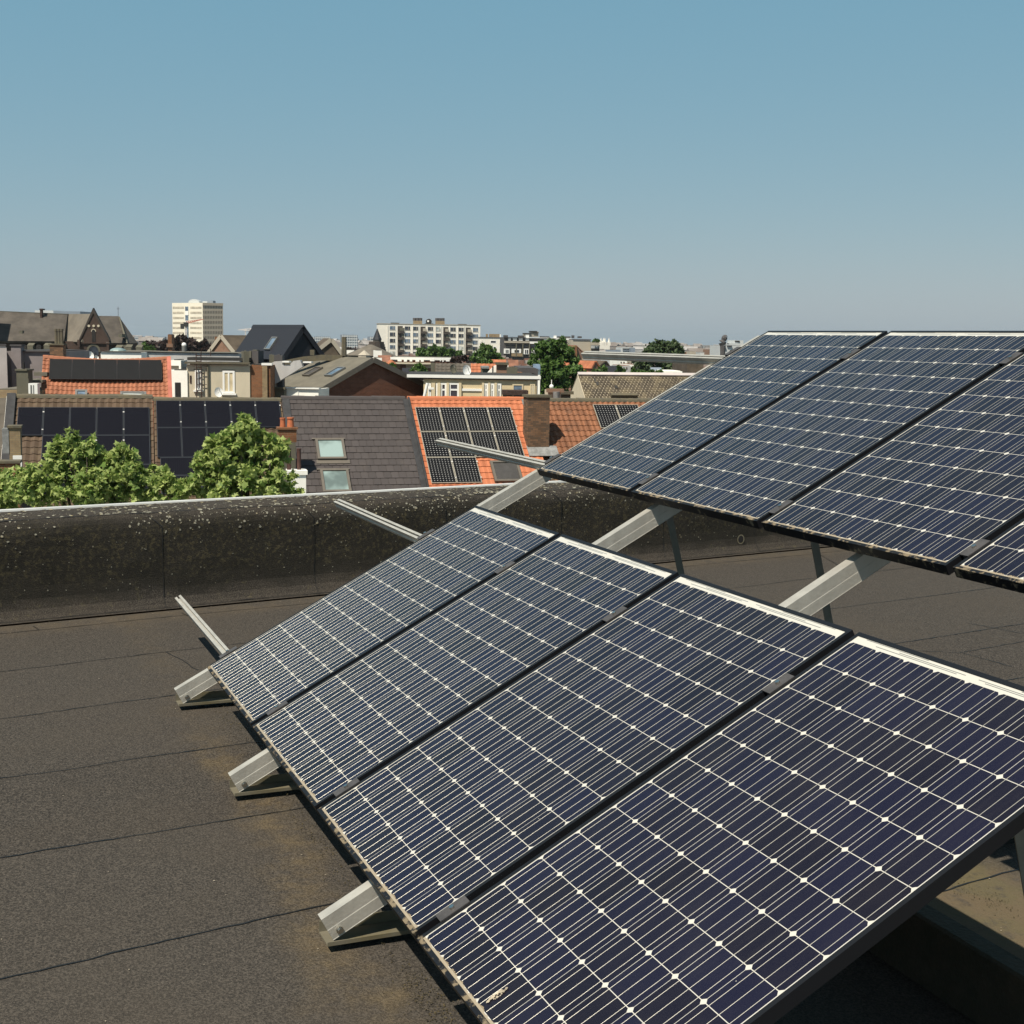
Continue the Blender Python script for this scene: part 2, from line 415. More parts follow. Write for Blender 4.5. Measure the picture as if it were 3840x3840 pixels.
class Fr:
    """a plane in the city: O + x*ex + z*ez (+ y*n towards the viewer)"""
    def __init__(s, O, ang=0.0, pitch=90.0):
        a = math.radians(ang); t = math.radians(pitch)
        s.O = V3(O); s.ex = R * math.cos(a) + F * math.sin(a)
        h = -F * math.cos(a) + R * math.sin(a)
        s.h = h; s.ez = Z * math.sin(t) - h * math.cos(t); s.n = Z * math.cos(t) + h * math.sin(t)
    def xz(s, p):
        d = hit(p, s.O, s.n) - s.O
        return d.dot(s.ex), d.dot(s.ez)
    def w(s, x, z, y=0.0): return s.O + s.ex * x + s.ez * z + s.n * y
    def box(s, mb, x0, x1, z0, z1, y0, y1):
        P = [s.w(x0, z0, y1), s.w(x1, z0, y1), s.w(x1, z0, y0), s.w(x0, z0, y0), s.w(x0, z1, y1), s.w(x1, z1, y1), s.w(x1, z1, y0), s.w(x0, z1, y0)]
        d = abs(y1 - y0)
        fr = [(x0, z0), (x1, z0), (x1, z1), (x0, z1)]
        mb.face([P[0], P[1], P[5], P[4]], fr); mb.face([P[2], P[3], P[7], P[6]], [(x1, z0), (x0, z0), (x0, z1), (x1, z1)])
        mb.face([P[1], P[2], P[6], P[5]], [(x1, z0), (x1 + d, z0), (x1 + d, z1), (x1, z1)]); mb.face([P[3], P[0], P[4], P[7]], [(x0 - d, z0), (x0, z0), (x0, z1), (x0 - d, z1)])
        mb.face([P[4], P[5], P[6], P[7]], [(x0, z1), (x1, z1), (x1, z1 + d), (x0, z1 + d)]); mb.face([P[3], P[2], P[1], P[0]], [(x0, z0 - d), (x1, z0 - d), (x1, z0), (x0, z0)])
    def bpx(s, mb, p, q, y0, y1):
        x0, z1 = s.xz(p); x1, z0 = s.xz(q)
        s.box(mb, min(x0, x1), max(x0, x1), min(z0, z1), max(z0, z1), y0, y1)
    def ring(s, mb, x0, x1, z0, z1, w, y0, y1):
        s.box(mb, x0, x1, z0, z0 + w, y0, y1); s.box(mb, x0, x1, z1 - w, z1, y0, y1)
        s.box(mb, x0, x0 + w, z0 + w, z1 - w, y0, y1); s.box(mb, x1 - w, x1, z0 + w, z1 - w, y0, y1)
def ground_of(fr, p): 
    return V3((p.x, p.y, GZ))

def window(par, fr, p, q, fm='white', gm='glass', fwid=.08, bars=0, transom=None, sill=False, y=.0, name='window', label=None):
    x0, z1 = fr.xz(p); x1, z0 = fr.xz(q)
    mb = MB(); fr.ring(mb, x0, x1, z0, z1, fwid, y - .02, y + .05)
    for i in range(bars):
        xc = x0 + (x1 - x0) * (i + 1) / (bars + 1); fr.box(mb, xc - fwid * .4, xc + fwid * .4, z0 + fwid, z1 - fwid, y - .02, y + .045)
    if transom:
        zc = z0 + (z1 - z0) * transom; fr.box(mb, x0 + fwid, x1 - fwid, zc - fwid * .5, zc + fwid * .5, y - .02, y + .047)
    w = mb.build(name, fm, par, label=label)
    g = MB(); fr.box(g, x0 + fwid * .8, x1 - fwid * .8, z0 + fwid * .8, z1 - fwid * .8, y - .03, y + .02); g.build('pane', gm, w)
    if sill:
        sb = MB(); fr.box(sb, x0 - .08, x1 + .08, z0 - .1, z0 - .004, y - .02, y + .12); sb.build('sill', fm, w)
    return w

def block(name, label, cat, p, q, D, wm='r_white', rm='roof_dark', depth=10, ang=0, cap=None, group=None, capm='white'):
    """flat-roofed building: p upper left and q lower right spot of its face, D metres away"""
    O = at(p, D); fr = Fr(O, ang)
    x1, _ = fr.xz((q[0], p[1] + (q[0] - p[0]) * .015))
    t = thing(name, label, cat, ground_of(fr, O), group)
    mb = MB(); fr.box(mb, 0, x1, GZ - O.z, 0, -depth, 0); mb.build('wall', wm, t)
    rb = MB(); fr.box(rb, .15, x1 - .15, .003, .05, -depth + .15, -.15); rb.build('roof', rm, t)
    if cap:
        cb = MB(); fr.box(cb, -.1, x1 + .1, -cap, .06, .003, .18); cb.build('cornice', capm, t)
    return t, fr
def gable(name, label, cat, apex, el, er, D, ang, length, wm, rm, over=.15, verge=None, tiles=None, thick=.18, group=None):
    """house whose gable wall looks along the frame normal; ridge runs back from it"""
    O = at(apex, D); fr = Fr(O, ang)
    xl, zl = fr.xz(el); xr, zr = fr.xz(er)
    t = thing(name, label, cat, ground_of(fr, O), group)
    gz = GZ - O.z
    poly = [fr.w(xl, gz), fr.w(xr, gz), fr.w(xr, zr), fr.w(0, 0), fr.w(xl, zl)]
    uv = [(xl, gz), (xr, gz), (xr, zr), (0, 0), (xl, zl)]
    mb = MB(); mb.prism(poly, -fr.n * length, uv); mb.build('wall', wm, t)
    rb = MB()
    for x, z in ((xl, zl), (xr, zr)):
        d = V3((0, 0, 0)) + fr.ex * x + fr.ez * z
        k = 1 + over / d.length
        nn = (fr.ez * abs(x) + fr.ex * (-z if x > 0 else z)).normalized()
        b0 = fr.w(0, 0, over) + nn * .004; e0 = fr.O + d * k + fr.n * over + nn * .004
        L = -fr.n * (length + 2 * over)
        if tiles:
            uvax = (e0 - b0)
            q = [b0, e0] if x < 0 else [e0, b0]
            pt = PlaneFr(b0, L, uvax)
            tiles_on(rb, pt, L.length, uvax.length, *tiles, flip=(x > 0))
            rb.prism([b0 - nn * .003, e0 - nn * .003, e0 - nn * .08, b0 - nn * .08], L)
        else:
            rb.prism([b0, e0, e0 + nn * thick, b0 + nn * thick], L)
    rf = rb.build('roof', rm, t)
    if verge:
        vb = MB()
        for x, z in ((xl, zl), (xr, zr)):
            d = fr.ex * x + fr.ez * z; k = 1 + over / d.length
            nn = (fr.ez * abs(x) + fr.ex * (-z if x > 0 else z)).normalized()
            b0 = fr.w(0, 0, over + .003); e0 = fr.O + d * k + fr.n * (over + .003)
            vb.prism([b0 - nn * .14, e0 - nn * .14, e0 + nn * (thick + .03), b0 + nn * (thick + .03)], fr.n * .06)
        vb.build('verge', verge, t)
    return t, fr, rf
class PlaneFr:
    def __init__(s, O, vx, vdown):
        s.O = V3(O); s.ex = V3(vx).normalized(); s.ez = -V3(vdown).normalized(); s.n = s.ex.cross(s.ez)
        if s.n.z < 0: s.n = -s.n
    def w(s, x, z, y=0.0): return s.O + s.ex * x + s.ez * z + s.n * y
def tiles_on(mb, fr, W, L, tw, course, wave, step, flip=False, x0=0.0, skew=0.0):
    """lay individual tiles on the plane fr from z=0 (ridge) down to z=-L, x0..x0+W; skew shifts x per metre downslope"""
    nc = max(1, int(round(L / course))); nt = max(1, int(round(W / tw)))
    tw = W / nt; course = L / nc
    ns = 4 if wave > 0 else 1
    for j in range(nc):
        z1 = -j * course; z0 = z1 - course * 1.02
        sh = (.5 * tw if (wave == 0 and j % 2) else 0)
        for i in range(-1 if sh else 0, nt):
            xa = x0 + i * tw + sh; xb = xa + tw
            xa = max(xa, x0); xb = min(xb, x0 + W)
            if xb - xa < .02: continue
            jt = random.uniform(-.005, .005); uv = [(i * .37 + .1, j * .73 + .1)] * 4
            for k in range(ns):
                a = xa + (xb - xa) * k / ns; b = xa + (xb - xa) * (k + 1) / ns
                g = .010 if ns == 1 else 0
                ha = wave * math.sin(2 * math.pi * k / ns); hb = wave * math.sin(2 * math.pi * (k + 1) / ns)
                lo = step + jt
                q = [fr.w(a + g, z0, ha + lo), fr.w(b - g, z0, hb + lo), fr.w(b - g, z1, hb + .004), fr.w(a + g, z1, ha + .004)]
                mb.face(q, uv)
                mb.face([fr.w(a + g, z0, ha - .01), fr.w(b - g, z0, hb - .01), q[1], q[0]], uv)
# ------------------------------------------------------------------ solar array
PITCH = 1.0865; GAP = 0.385
VV = V3((0, math.cos(TILT), math.sin(TILT))); NN = V3((0, -math.sin(TILT), math.cos(TILT)))
def sl(u, v, o=0.0): return V3((u, 0, 0)) + VV * v + NN * o
class Ident:
    def w(s, x, z, y=0.0): return V3((x, z, y))
def lbox(mb, x0, x1, y0, y1, z0, z1):
    mb.hexa([V3(p) for p in ((x0, y0, z0), (x1, y0, z0), (x1, y1, z0), (x0, y1, z0), (x0, y0, z1), (x1, y0, z1), (x1, y1, z1), (x0, y1, z1))])

def make_panel():
    t = thing('solar_panel', 'x', 'solar panel', group='large solar panels on the tilted rooftop rack')
    fr = MB(); lw = .0145; lt = .017
    for (x0, x1, y0, y1) in ((0, PW, 0, .014), (0, PW, PL_ - lt, PL_), (0, lw, .014, PL_ - lt), (PW - lw, PW, .014, PL_ - lt)):
        lbox(fr, x0, x1, y0, y1, -.035, .0016)
    f = fr.build('frame', 'frame', t)
    bv = f.modifiers.new('edge', 'BEVEL'); bv.width = .0012; bv.segments = 1
    g = MB(); i = .010
    g.face([(i, i, 0), (PW - i, i, 0), (PW - i, PL_ - i, 0), (i, PL_ - i, 0)])
    cells = g.build('solar_cells', 'cells', t)
    b = MB(); b.face([(i, i, -.005), (i, PL_ - i, -.005), (PW - i, PL_ - i, -.005), (PW - i, i, -.005)])
    b.build('backsheet', 'backsheet', t)
    rb = MB(); w = .00085; h = .0008
    prof = [(-w, .0001), (-w * .72, h * .75), (0, h), (w * .72, h * .75), (w, .0001)]
    for c in range(8):
        for k in range(3):
            x = MX + CP * (c + (2 * k + 1) / 6.0)
            y0 = MY + .004; y1 = MY + 12 * CP - .002
            n0 = len(rb.v)
            for yy in (y0, y1):
                for dx, hz in prof: rb.v.append(V3((x + dx, yy, hz)))
            for q in range(4):
                rb.f.append((n0 + q, n0 + 5 + q, n0 + 6 + q, n0 + 1 + q)[::-1]); rb.u.append([(0, 0)] * 4)
    rb.build('busbar', 'ribbon', cells, smooth=True)
    return t
def copy_tree(o, parent=None):
    c = o.copy(); COL.objects.link(c); c.parent = parent
    for ch in [k for k in o.children]: copy_tree(ch, c)
    return c
proto = make_panel()
PLAB = {
 (0, 0): 'blue solar panel at the left end of the lower row, bright glare at its corner',
 (0, 1): 'dark blue solar panel second from left in the lower rack row',
 (0, 2): 'dark blue solar panel third from left in the lower rack row',
 (0, 3): 'nearest blue solar panel, right end of the lower row, with a bird dropping',
 (1, 0): 'blue solar panel at the left end of the upper row, its top corner against sky',
 (1, 1): 'dark blue solar panel second from left in the upper rack row',
 (1, 2): 'blue solar panel third from left in the upper row, cut by the right edge',
 (1, 3): 'upper row solar panel showing only its lower left corner at the right photo edge'}
first = True
for row in (0, 1):
    for k in range(4):
        o = proto if first else copy_tree(proto)
        first = False
        o.location = sl(k * PITCH, row * (PL_ + GAP)); o.rotation_euler = (TILT, 0, 0)
        o['label'] = PLAB[(row, k)]
# a dropping on the nearest panel
dp = MB()
for i in range(26):
    a = random.uniform(0, 6.28); rr = random.random() ** .5
    c = hit(((1500 + 700 / 1.932 ) / PX, (2900 + 1612 / 1.932) / PX), sl(0, 0, .002), NN)
    c = c + V3((math.cos(a) * .010 * rr, 0, 0)) + VV * (math.sin(a) * .030 * rr)
    s = random.uniform(.002, .006)
    dp.face([c + V3((math.cos(q) * s * random.uniform(.6, 1.2), 0, 0)) + VV * (math.sin(q) * s * random.uniform(.6, 1.2)) + NN * random.uniform(.0004, .002) for q in (0, 1, 2, 3, 4, 5, 6)])
d = dp.build('bird_dropping', 'chips', None)
tag(d, 'pale dried bird dropping on the nearest solar panel', 'bird dropping')

RAILV = (.125, 1.285, 2.085, 3.315)
RLAB = ('lowest aluminium mounting rail, its end sticking out over the roof felt',
        'second lowest aluminium mounting rail, its end sticking out in front of the parapet',
        'aluminium mounting rail under the upper row, its end crossing the orange tiled roof behind',
        'topmost aluminium mounting rail, its end crossing the green trees near the horizon')
UEND = 4 * PITCH + .12
for i, v in enumerate(RAILV):
    u_0 = (-1.75, -1.86, -1.92, -2.0)[i]
    t = thing('mounting_rail', RLAB[i], 'mounting rail', sl(u_0, v, -.06), 'aluminium rails under the panels')
    # extruded channel: two top lips, slot between, ribbed sides
    a, b = -.036, -.078
    prof = [(-.020, b), (.020, b), (.020, b + .014), (.017, b + .016), (.017, b + .024), (.020, b + .026), (.020, a), (.0055, a), (.0055, a - .004), (.012, a - .006), (.012, a - .018),
            (-.012, a - .018), (-.012, a - .006), (-.0055, a - .004), (-.0055, a), (-.020, a), (-.020, b + .026), (-.017, b + .024), (-.017, b + .016), (-.020, b + .014)]
    mb = MB(); n = len(prof)
    p0 = [sl(u_0, v + x, y) for x, y in prof]; p1 = [sl(UEND, v + x, y) for x, y in prof]
    for j in range(n):
        k = (j + 1) % n; mb.face([p0[j], p0[k], p1[k], p1[j]])
    for q in (p0, p1):   # end caps in convex pieces so that the slot stays open
        for idx in ((0, 1, 2, 3, 10, 11, 18, 19), (3, 4, 9, 10), (4, 5, 6, 7, 8, 9), (18, 11, 12, 17), (17, 12, 13, 14, 15, 16)):
            mb.face([q[m_] for m_ in idx])
    mb.build('channel', 'alu', t)
    vy = 1
    for k in range(0, 5):
        uc = k * PITCH - (PITCH - PW) / 2
        cm = MB()
        if k == 0: us = (-.034, .007)
        elif k == 4: us = (uc - .024, uc + .019)
        else: us = (uc - .0215, uc + .0215)
        for (xa, xb, za, zb) in ((us[0], us[1], .0022, .0062),):
            P = [sl(x, v + y, z) for z in (za, zb) for x, y in ((xa, -.048), (xb, -.048), (xb, .048), (xa, .048))]
            cm.hexa(P)
        ml, mr = (uc - .006, uc + .006)
        if k == 0: ml, mr = -.030, -.018
        if k == 4: ml, mr = uc + .004, uc + .016
        cm.hexa([sl(x, v + y, z) for z in (-.036, .0022) for x, y in ((ml, -.045), (mr, -.045), (mr, .045), (ml, .045))])
        c = cm.build('panel_clamp', 'clamp', t)
        bb = MB(); xm = (ml + mr) / 2
        bb.tube(sl(xm, v, .006), sl(xm, v, .0135), .0075, 10); bb.build('bolt', 'steel', c)

BEAMU = (-.244, 1.195, 2.664, 4.105)
FLAB = ('triangular aluminium support frame whose foot lies farthest away, left end of the rack',
        'triangular aluminium support frame with the middle of the three feet in view',
        'triangular aluminium support frame with the nearest foot, scratched on top',
        'support frame under the nearest panel, only its dark leg showing at the right photo edge')
VT = 3.66
for i, u in enumerate(BEAMU):
    t = thing('support_frame', FLAB[i], 'support frame', (u, -.1, ROOFZ), 'triangular frames carrying the rack')
    # sloping beam: flange on top, web with a crease, lip at the bottom
    th = .0035
    a = -.0785
    prof = [(0, a), (.0455, a), (.0455, a - .0405), (.0465, a - .0430), (.0465, a - .0775), (.0475, a - .0795), (.0470, a - .081), (.0435, a - .0795), (.0435, a - .045), (.0415, a - .041), (.0415, a - th), (.0035, a - th), (.0035, a - .078), (0, a - .078)]
    mb = MB(); n = len(prof); v0, v1 = -.182, VT
    sk = (-.058, -.045, 0, 0)[i]
    p0 = [sl(u + x, v0, y) for x, y in prof]; p1 = [sl(u + x + sk, v1, y) for x, y in prof]
    for j in range(n):
        k = (j + 1) % n; mb.face([p0[j], p0[k], p1[k], p1[j]])
    for q in (p0, p1):
        for idx in ((0, 1, 10, 11), (1, 2, 9, 10), (2, 3, 8, 9), (3, 4, 7, 8), (4, 5, 6, 7), (11, 12, 13, 0)):
            mb.face([q[m_] for m_ in idx])
    mb.build('sloping_beam', 'alu', t)
    # base channel on the roof, raised on rubber pads
    bz = -.232; ya, yb = -.108, 3.05
    bb = MB(); xl, xr = u - .045, u + .062
    lbox(bb, xl, xr, ya, yb, bz - .004, bz)
    lbox(bb, xl, xl + .004, ya, yb, bz, bz + .034); lbox(bb, xr - .004, xr, ya, yb, bz, bz + .009)
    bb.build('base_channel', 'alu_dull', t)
    pb = MB()
    for y in (.30, 1.35, 2.35, 2.9): lbox(pb, xl + .012, xr - .012, y, y + .12, ROOFZ + .001, bz - .0045)
    pb.build('rubber_pad', 'rubber', t)
    bo = MB(); c = sl(u + .052, -.150, a - .060)
    bo.tube(c - V3((.008, 0, 0)), c + V3((.004, 0, 0)), .0115, 12); bo.tube(c + V3((.004, 0, 0)), c + V3((.011, 0, 0)), .008, 6)
    bo.build('bolt', 'steel', t)
    # struts: bent angle profiles between beam and base
    for (va, yb2) in ((1.335, 1.435), (2.80, 2.90)):
        top = sl(u + .048, va, a - .030); bot = V3((u + .048, yb2, bz + .008))
        d = (bot - top).normalized(); e = V3((1, 0, 0)); g = d.cross(e).normalized()
        if g.y > 0: g = -g
        sb = MB(); L = bot - top
        sb.prism([top + g * .000, top + g * .042, top + g * .042 - e * .003, top - e * .003], L)
        sb.prism([top - e * .0031, top - e * .045, top - e * .045 + g * .003, top + g * .003 - e * .0031], L)
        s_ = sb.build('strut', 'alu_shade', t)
# concrete ballast kerbs lying across the base channels
for i, (xa, xb, lab) in enumerate(((2.95, 4.05, 'dark mossy concrete ballast kerb under the nearest panel'), (4.01, 5.0, 'concrete ballast kerb beyond the right end of the rack, hidden by the nearest panel'))):
    cb = MB(); y0, y1, z0, z1 = 1.465, 1.547, ROOFZ + .004, -.048
    prof = [(y0, z0), (y1, z0), (y1, z1 - .008), (y1 - .008, z1), (y0 + .008, z1), (y0, z1 - .008)]
    cb.prism([V3((xa, y, z)) for y, z in prof], V3((xb - xa, 0, 0)))
    if i == 1: continue
    o = cb.build('ballast_kerb', 'concrete'); tag(o, lab, 'ballast kerb')

# ------------------------------------------------------------------ the roof we stand on
PSL = -.18     # the parapet and the felt joints run along (-.18, 1)
YA, YB = -14.0, 15.0
def pw(off, y, z): return V3((off + PSL * y, y, z))
rm = MB()
NY = 40
rm.face([pw(-2.72, YA, ROOFZ), V3((14, YA, ROOFZ)), V3((14, YB, ROOFZ)), pw(-2.72, YB, ROOFZ)])
rm.face([V3((14, YA, ROOFZ)), V3((14, YA, GZ)), V3((14, YB, GZ)), V3((14, YB, ROOFZ))])
rm.face([pw(-2.72, YA, ROOFZ), pw(-2.72, YA, GZ), V3((14, YA, GZ)), V3((14, YA, ROOFZ))])
rm.face([V3((14, YB, ROOFZ)), V3((14, YB, GZ)), pw(-2.72, YB, GZ), pw(-2.72, YB, ROOFZ)])
roof = rm.build('flat_roof', 'felt', None)
roof['kind'] = 'structure'
# bitumen bled out along the felt joints
def bleed(mb, pts, w, lift, wob=.012, seed=0.0):
    L = 0; P = []
    for a, b in zip(pts, pts[1:]):
        n = max(2, int((V3(b) - V3(a)).length / .035))
        for i in range(n): P.append(V3(a).lerp(V3(b), i / n))
    P.append(V3(pts[-1]))
    lft, rgt = [], []
    for i, p in enumerate(P):
        d = (P[min(i + 1, len(P) - 1)] - P[max(i - 1, 0)]).normalized()
        s = lift.cross(d).normalized()
        o = wob * (noise.noise(p * 2.3 + V3((seed, 0, 0)))) + .4 * wob * noise.noise(p * 14)
        ww = w * (.55 + 1.0 * abs(noise.noise(p * 9 + V3((seed, 3, 0)))))
        lft.append(p + s * (o - ww) + lift); rgt.append(p + s * (o + ww) + lift)
    for i in range(len(P) - 1): mb.face([lft[i], rgt[i], rgt[i + 1], lft[i + 1]])
jm = MB(); up4 = V3((0, 0, .003))
SE = [(-1.50, -.195), (-.51, -.19), (.48, -.155), (1.44, -.13), (2.37, -.178), (3.35, -.17), (4.3, -.17), (5.3, -.17)]
for x0, s in SE:
    pts = [V3((x0 + s * y, y, ROOFZ)) for y in (-4.5, -1, 1)]
    e = pts[-1]
    pts += [e + V3((-.185 * q, q, 0)) for q in (2, 5, 8)]
    bleed(jm, pts, .0042, up4, .022, x0)
for off, ww in ((-2.50, .0042),):
    bleed(jm, [pw(off, y, ROOFZ) for y in (-4.5, 0, 4, 9)], ww, up4, .015, off)
def rp(px, py): return hit((px / PX, py / PX), V3((0, 0, ROOFZ)), Z)
for pts in (((621, 2447), (742, 2514)), ((1290, 2262), (1330, 2300)), ((120, 2350), (140, 2362)), ((680, 2300), (700, 2311)), ((3630, 2338), (3840, 2378)), ((3600, 2448), (3840, 2405)), ((3600, 2448), (3800, 2500)), ((3400, 2440), (3600, 2448)), ((3060, 2070), (3140, 2120))):
    bleed(jm, [rp(*p) for p in pts], .0035, up4, .02, pts[0][0])
jm.build('felt_joint', 'bitumen', roof)

# parapet: felt-dressed upstand with a rounded shoulder and a white drip edge
par = thing('parapet_wall', 'felt-covered roof parapet with rounded lichen-spotted shoulder and thin white metal edge', 'parapet', (-3.2, 0, ROOFZ))
prof = [(-2.76, ROOFZ + .003), (-2.80, ROOFZ + .006), (-2.835, ROOFZ + .028), (-2.868, -.195), (-2.888, -.13), (-2.897, -.05), (-2.90, .06), (-2.902, .18), (-2.904, .25), (-2.910, .295), (-2.925, .334), (-2.950, .363), (-2.985, .384), (-3.03, .396), (-3.10, .405), (-3.235, .417)]
pm = MB(); ys = [YA + (YB - YA) * i / 290.0 for i in range(291)]
def dent(off, y, z, k):
    fade = min(1, max(0, k - 1) * .4)
    d = .020 * noise.noise(V3((y * 1.1, z * 2.5, 0))) + .010 * noise.noise(V3((y * 4, z * 5, 4))) + .004 * noise.noise(V3((y * 11, z * 4, 9)))
    sag = .010 * noise.noise(V3((y * .6, 7, 0)))
    return pw(off + d * fade, y, z + (sag if k > 7 else 0) * fade)
grid = [[dent(o, y, z, k) for k, (o, z) in enumerate(prof)] for y in ys]
for i in range(290):
    for k in range(len(prof) - 1):
        pm.face([grid[i][k], grid[i + 1][k], grid[i + 1][k + 1], grid[i][k + 1]][::-1])
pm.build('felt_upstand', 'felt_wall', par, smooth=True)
tb = MB()
dp_ = [(-3.268, .30), (-3.268, .4275), (-3.258, .4300), (-3.227, .4280), (-3.224, .415), (-3.26, .413), (-3.262, .30)]
tb.prism([pw(o, YA, z) for o, z in dp_], pw(0, YB, 0) - pw(0, YA, 0))
tb.build('drip_edge', 'trim', par)
wb = MB()
wb.face([pw(-3.255, YA, .30), pw(-3.255, YB, .30), pw(-3.255, YB, GZ), pw(-3.255, YA, GZ)])
wb.build('outer_wall', 'b_red', par)
sb = MB()
def prof_at(y, k): 
    fi = (y - YA) / (YB - YA) * 290; i = int(fi); return grid[i][k].lerp(grid[min(i + 1, 290)][k], fi - i)
for y in (-4.2, -3.1, -2.05, -.93, .21, 1.33, 2.42, 3.5, 4.55, 5.6):
    yy = y
    for k in range(len(prof) - 3):
        a = prof_at(yy + .0, k); b = prof_at(yy, k + 1)
        nrm = (b - a).cross(V3((PSL, 1, 0))).normalized()
        if nrm.x < 0 and nrm.z < .5: nrm = -nrm
        if nrm.z < -.2: nrm = -nrm
        sft = -.16 * max(0, (k - 9)) / 4.0
        aa = a + V3((PSL, 1, 0)) * sft; bb_ = b + V3((PSL, 1, 0)) * (-.16 * max(0, (k - 8)) / 4.0)
        bleed(sb, [aa, bb_], .0035, nrm * .004, .01, y)
bleed(sb, [prof_at(y, 12) for y in (-5, -3, -1, 1, 3, 5, 8)], .0035, V3((.001, 0, .005)), .012, 3)
bleed(sb, [prof_at(y, 1) for y in (-5, -3, -1, 1, 3, 5, 8)], .004, V3((.003, 0, .006)), .012, 8)
sb.build('felt_seam', 'bitumen', par)
lm = MB()
def spot(c, n, s, mb):
    e = n.orthogonal().normalized(); g = n.cross(e); m_ = random.randint(5, 8); a0 = random.random() * 6
    mb.face([c + (e * math.cos(a0 + 6.283 * i / m_) + g * math.sin(a0 + 6.283 * i / m_)) * s * random.uniform(.55, 1.15) for i in range(m_)])
cnt = 0
while cnt < 2600:
    y = random.uniform(-1.6, 6.2); q = random.random()
    dens = noise.noise(V3((y * 1.3, 2, q * 3)))
    if q < .52:      # flat top: flattened crusts
        k = random.choice((12, 13, 14, 14)); f_ = random.random(); s = random.choice((.004, .006, .009, .015)) * random.uniform(.6, 1.3)
        if dens < -.15: continue
    elif q < .90:     # shoulder and upper face: rosettes
        k = random.choice((8, 9, 9, 10, 10, 11)); f_ = random.random(); s = random.choice((.003, .004, .006, .010)) * random.uniform(.6, 1.2)
        if dens < -.05: continue
    else:
        k = random.choice((4, 5, 6, 7)); f_ = random.random(); s = random.uniform(.002, .006)
    a = prof_at(y, k); b = prof_at(y, k + 1); c = a.lerp(b, f_)
    nrm = (b - a).cross(V3((PSL, 1, 0))).normalized()
    if nrm.z < -.2 or (abs(nrm.z) < .3 and nrm.x < 0): nrm = -nrm
    spot(c + nrm * .0035, nrm, s, lm); cnt += 1
lm.build('lichen', 'lichen', par, kind='stuff')
hb = MB(); hc = pw(-2.888, 5.42, -.14) + V3((.006, 0, 0))
hb.tube(hc, hc + V3((.006, .001, 0)), .028, 14); hb.build('drain_hole', 'dark', par)
hb = MB()
for i in range(14):
    a = 6.283 * i / 14; b = 6.283 * (i + 1) / 14
    hb.face([hc + V3((.0065, math.cos(q) * r_, math.sin(q) * r_ * 1.2)) for q, r_ in ((a, .028), (b, .028), (b, .037), (a, .037))])
hb.build('drain_collar', 'alu_dull', par)

# grit, litter and moss lying on the roof
gm = MB()
for i in range(420):
    if i < 200: y = random.uniform(-2, 6); p = pw(-2.72 + abs(random.gauss(0, .16)), y, ROOFZ)
    else: p = V3((random.uniform(-2.4, 4.5), random.uniform(-2.2, 3), ROOFZ))
    spot(p + V3((0, 0, .0035)), Z, random.uniform(.0012, .0042), gm)
o = gm.build('roof_grit', 'chips'); tag(o, 'pale grit scattered over the dark roof felt', 'grit', kind='stuff')
lt = MB()
for i in range(700):
    y = -1.05 + random.gauss(0, .07) - abs(random.gauss(0, .12)); p = pw(-2.66 + abs(random.gauss(0, .05)), y, ROOFZ + .003 + random.uniform(0, .006))
    n_ = V3((random.gauss(0, .4), random.gauss(0, .4), 1)).normalized(); spot(p, n_, random.uniform(.002, .008), lt)
o = lt.build('leaf_litter', 'litter'); tag(o, 'brown leaf litter at the foot of the parapet on the left', 'leaf litter', kind='stuff')
ms = MB()
for cx, cy, sp_, n_ in ((.1, .10, .2, 300), (1.72, .10, .15, 300), (3.1, .09, .16, 600), (2.2, .10, .25, 300), (3.5, .10, .2, 400), (3.62, 1.78, .05, 240), (3.55, 1.70, .1, 200), (3.1, 2.1, .10, 160), (.9, .10, .25, 300)):
    for i in range(n_):
        p = V3((cx + random.gauss(0, sp_), cy + random.gauss(0, .035), ROOFZ + .003 + abs(random.gauss(0, .003))))
        spot(p, V3((random.gauss(0, .6), random.gauss(0, .6), 1)).normalized(), random.uniform(.001, .0034), ms)
o = ms.build('moss_clump', 'moss'); tag(o, 'dry moss and dirt crumbs gathered below the panel edge', 'moss', kind='stuff')
# ------------------------------------------------------------------ the city beyond
gmb = MB()
c0 = V3((CAM.x, CAM.y, GZ))
gmb.face([c0 + F * a + R * b for a, b in ((-200, -4500), (-200, 4500), (7000, 4500), (7000, -4500))][::-1])
g = gmb.build('ground', 'ground'); g['kind'] = 'structure'

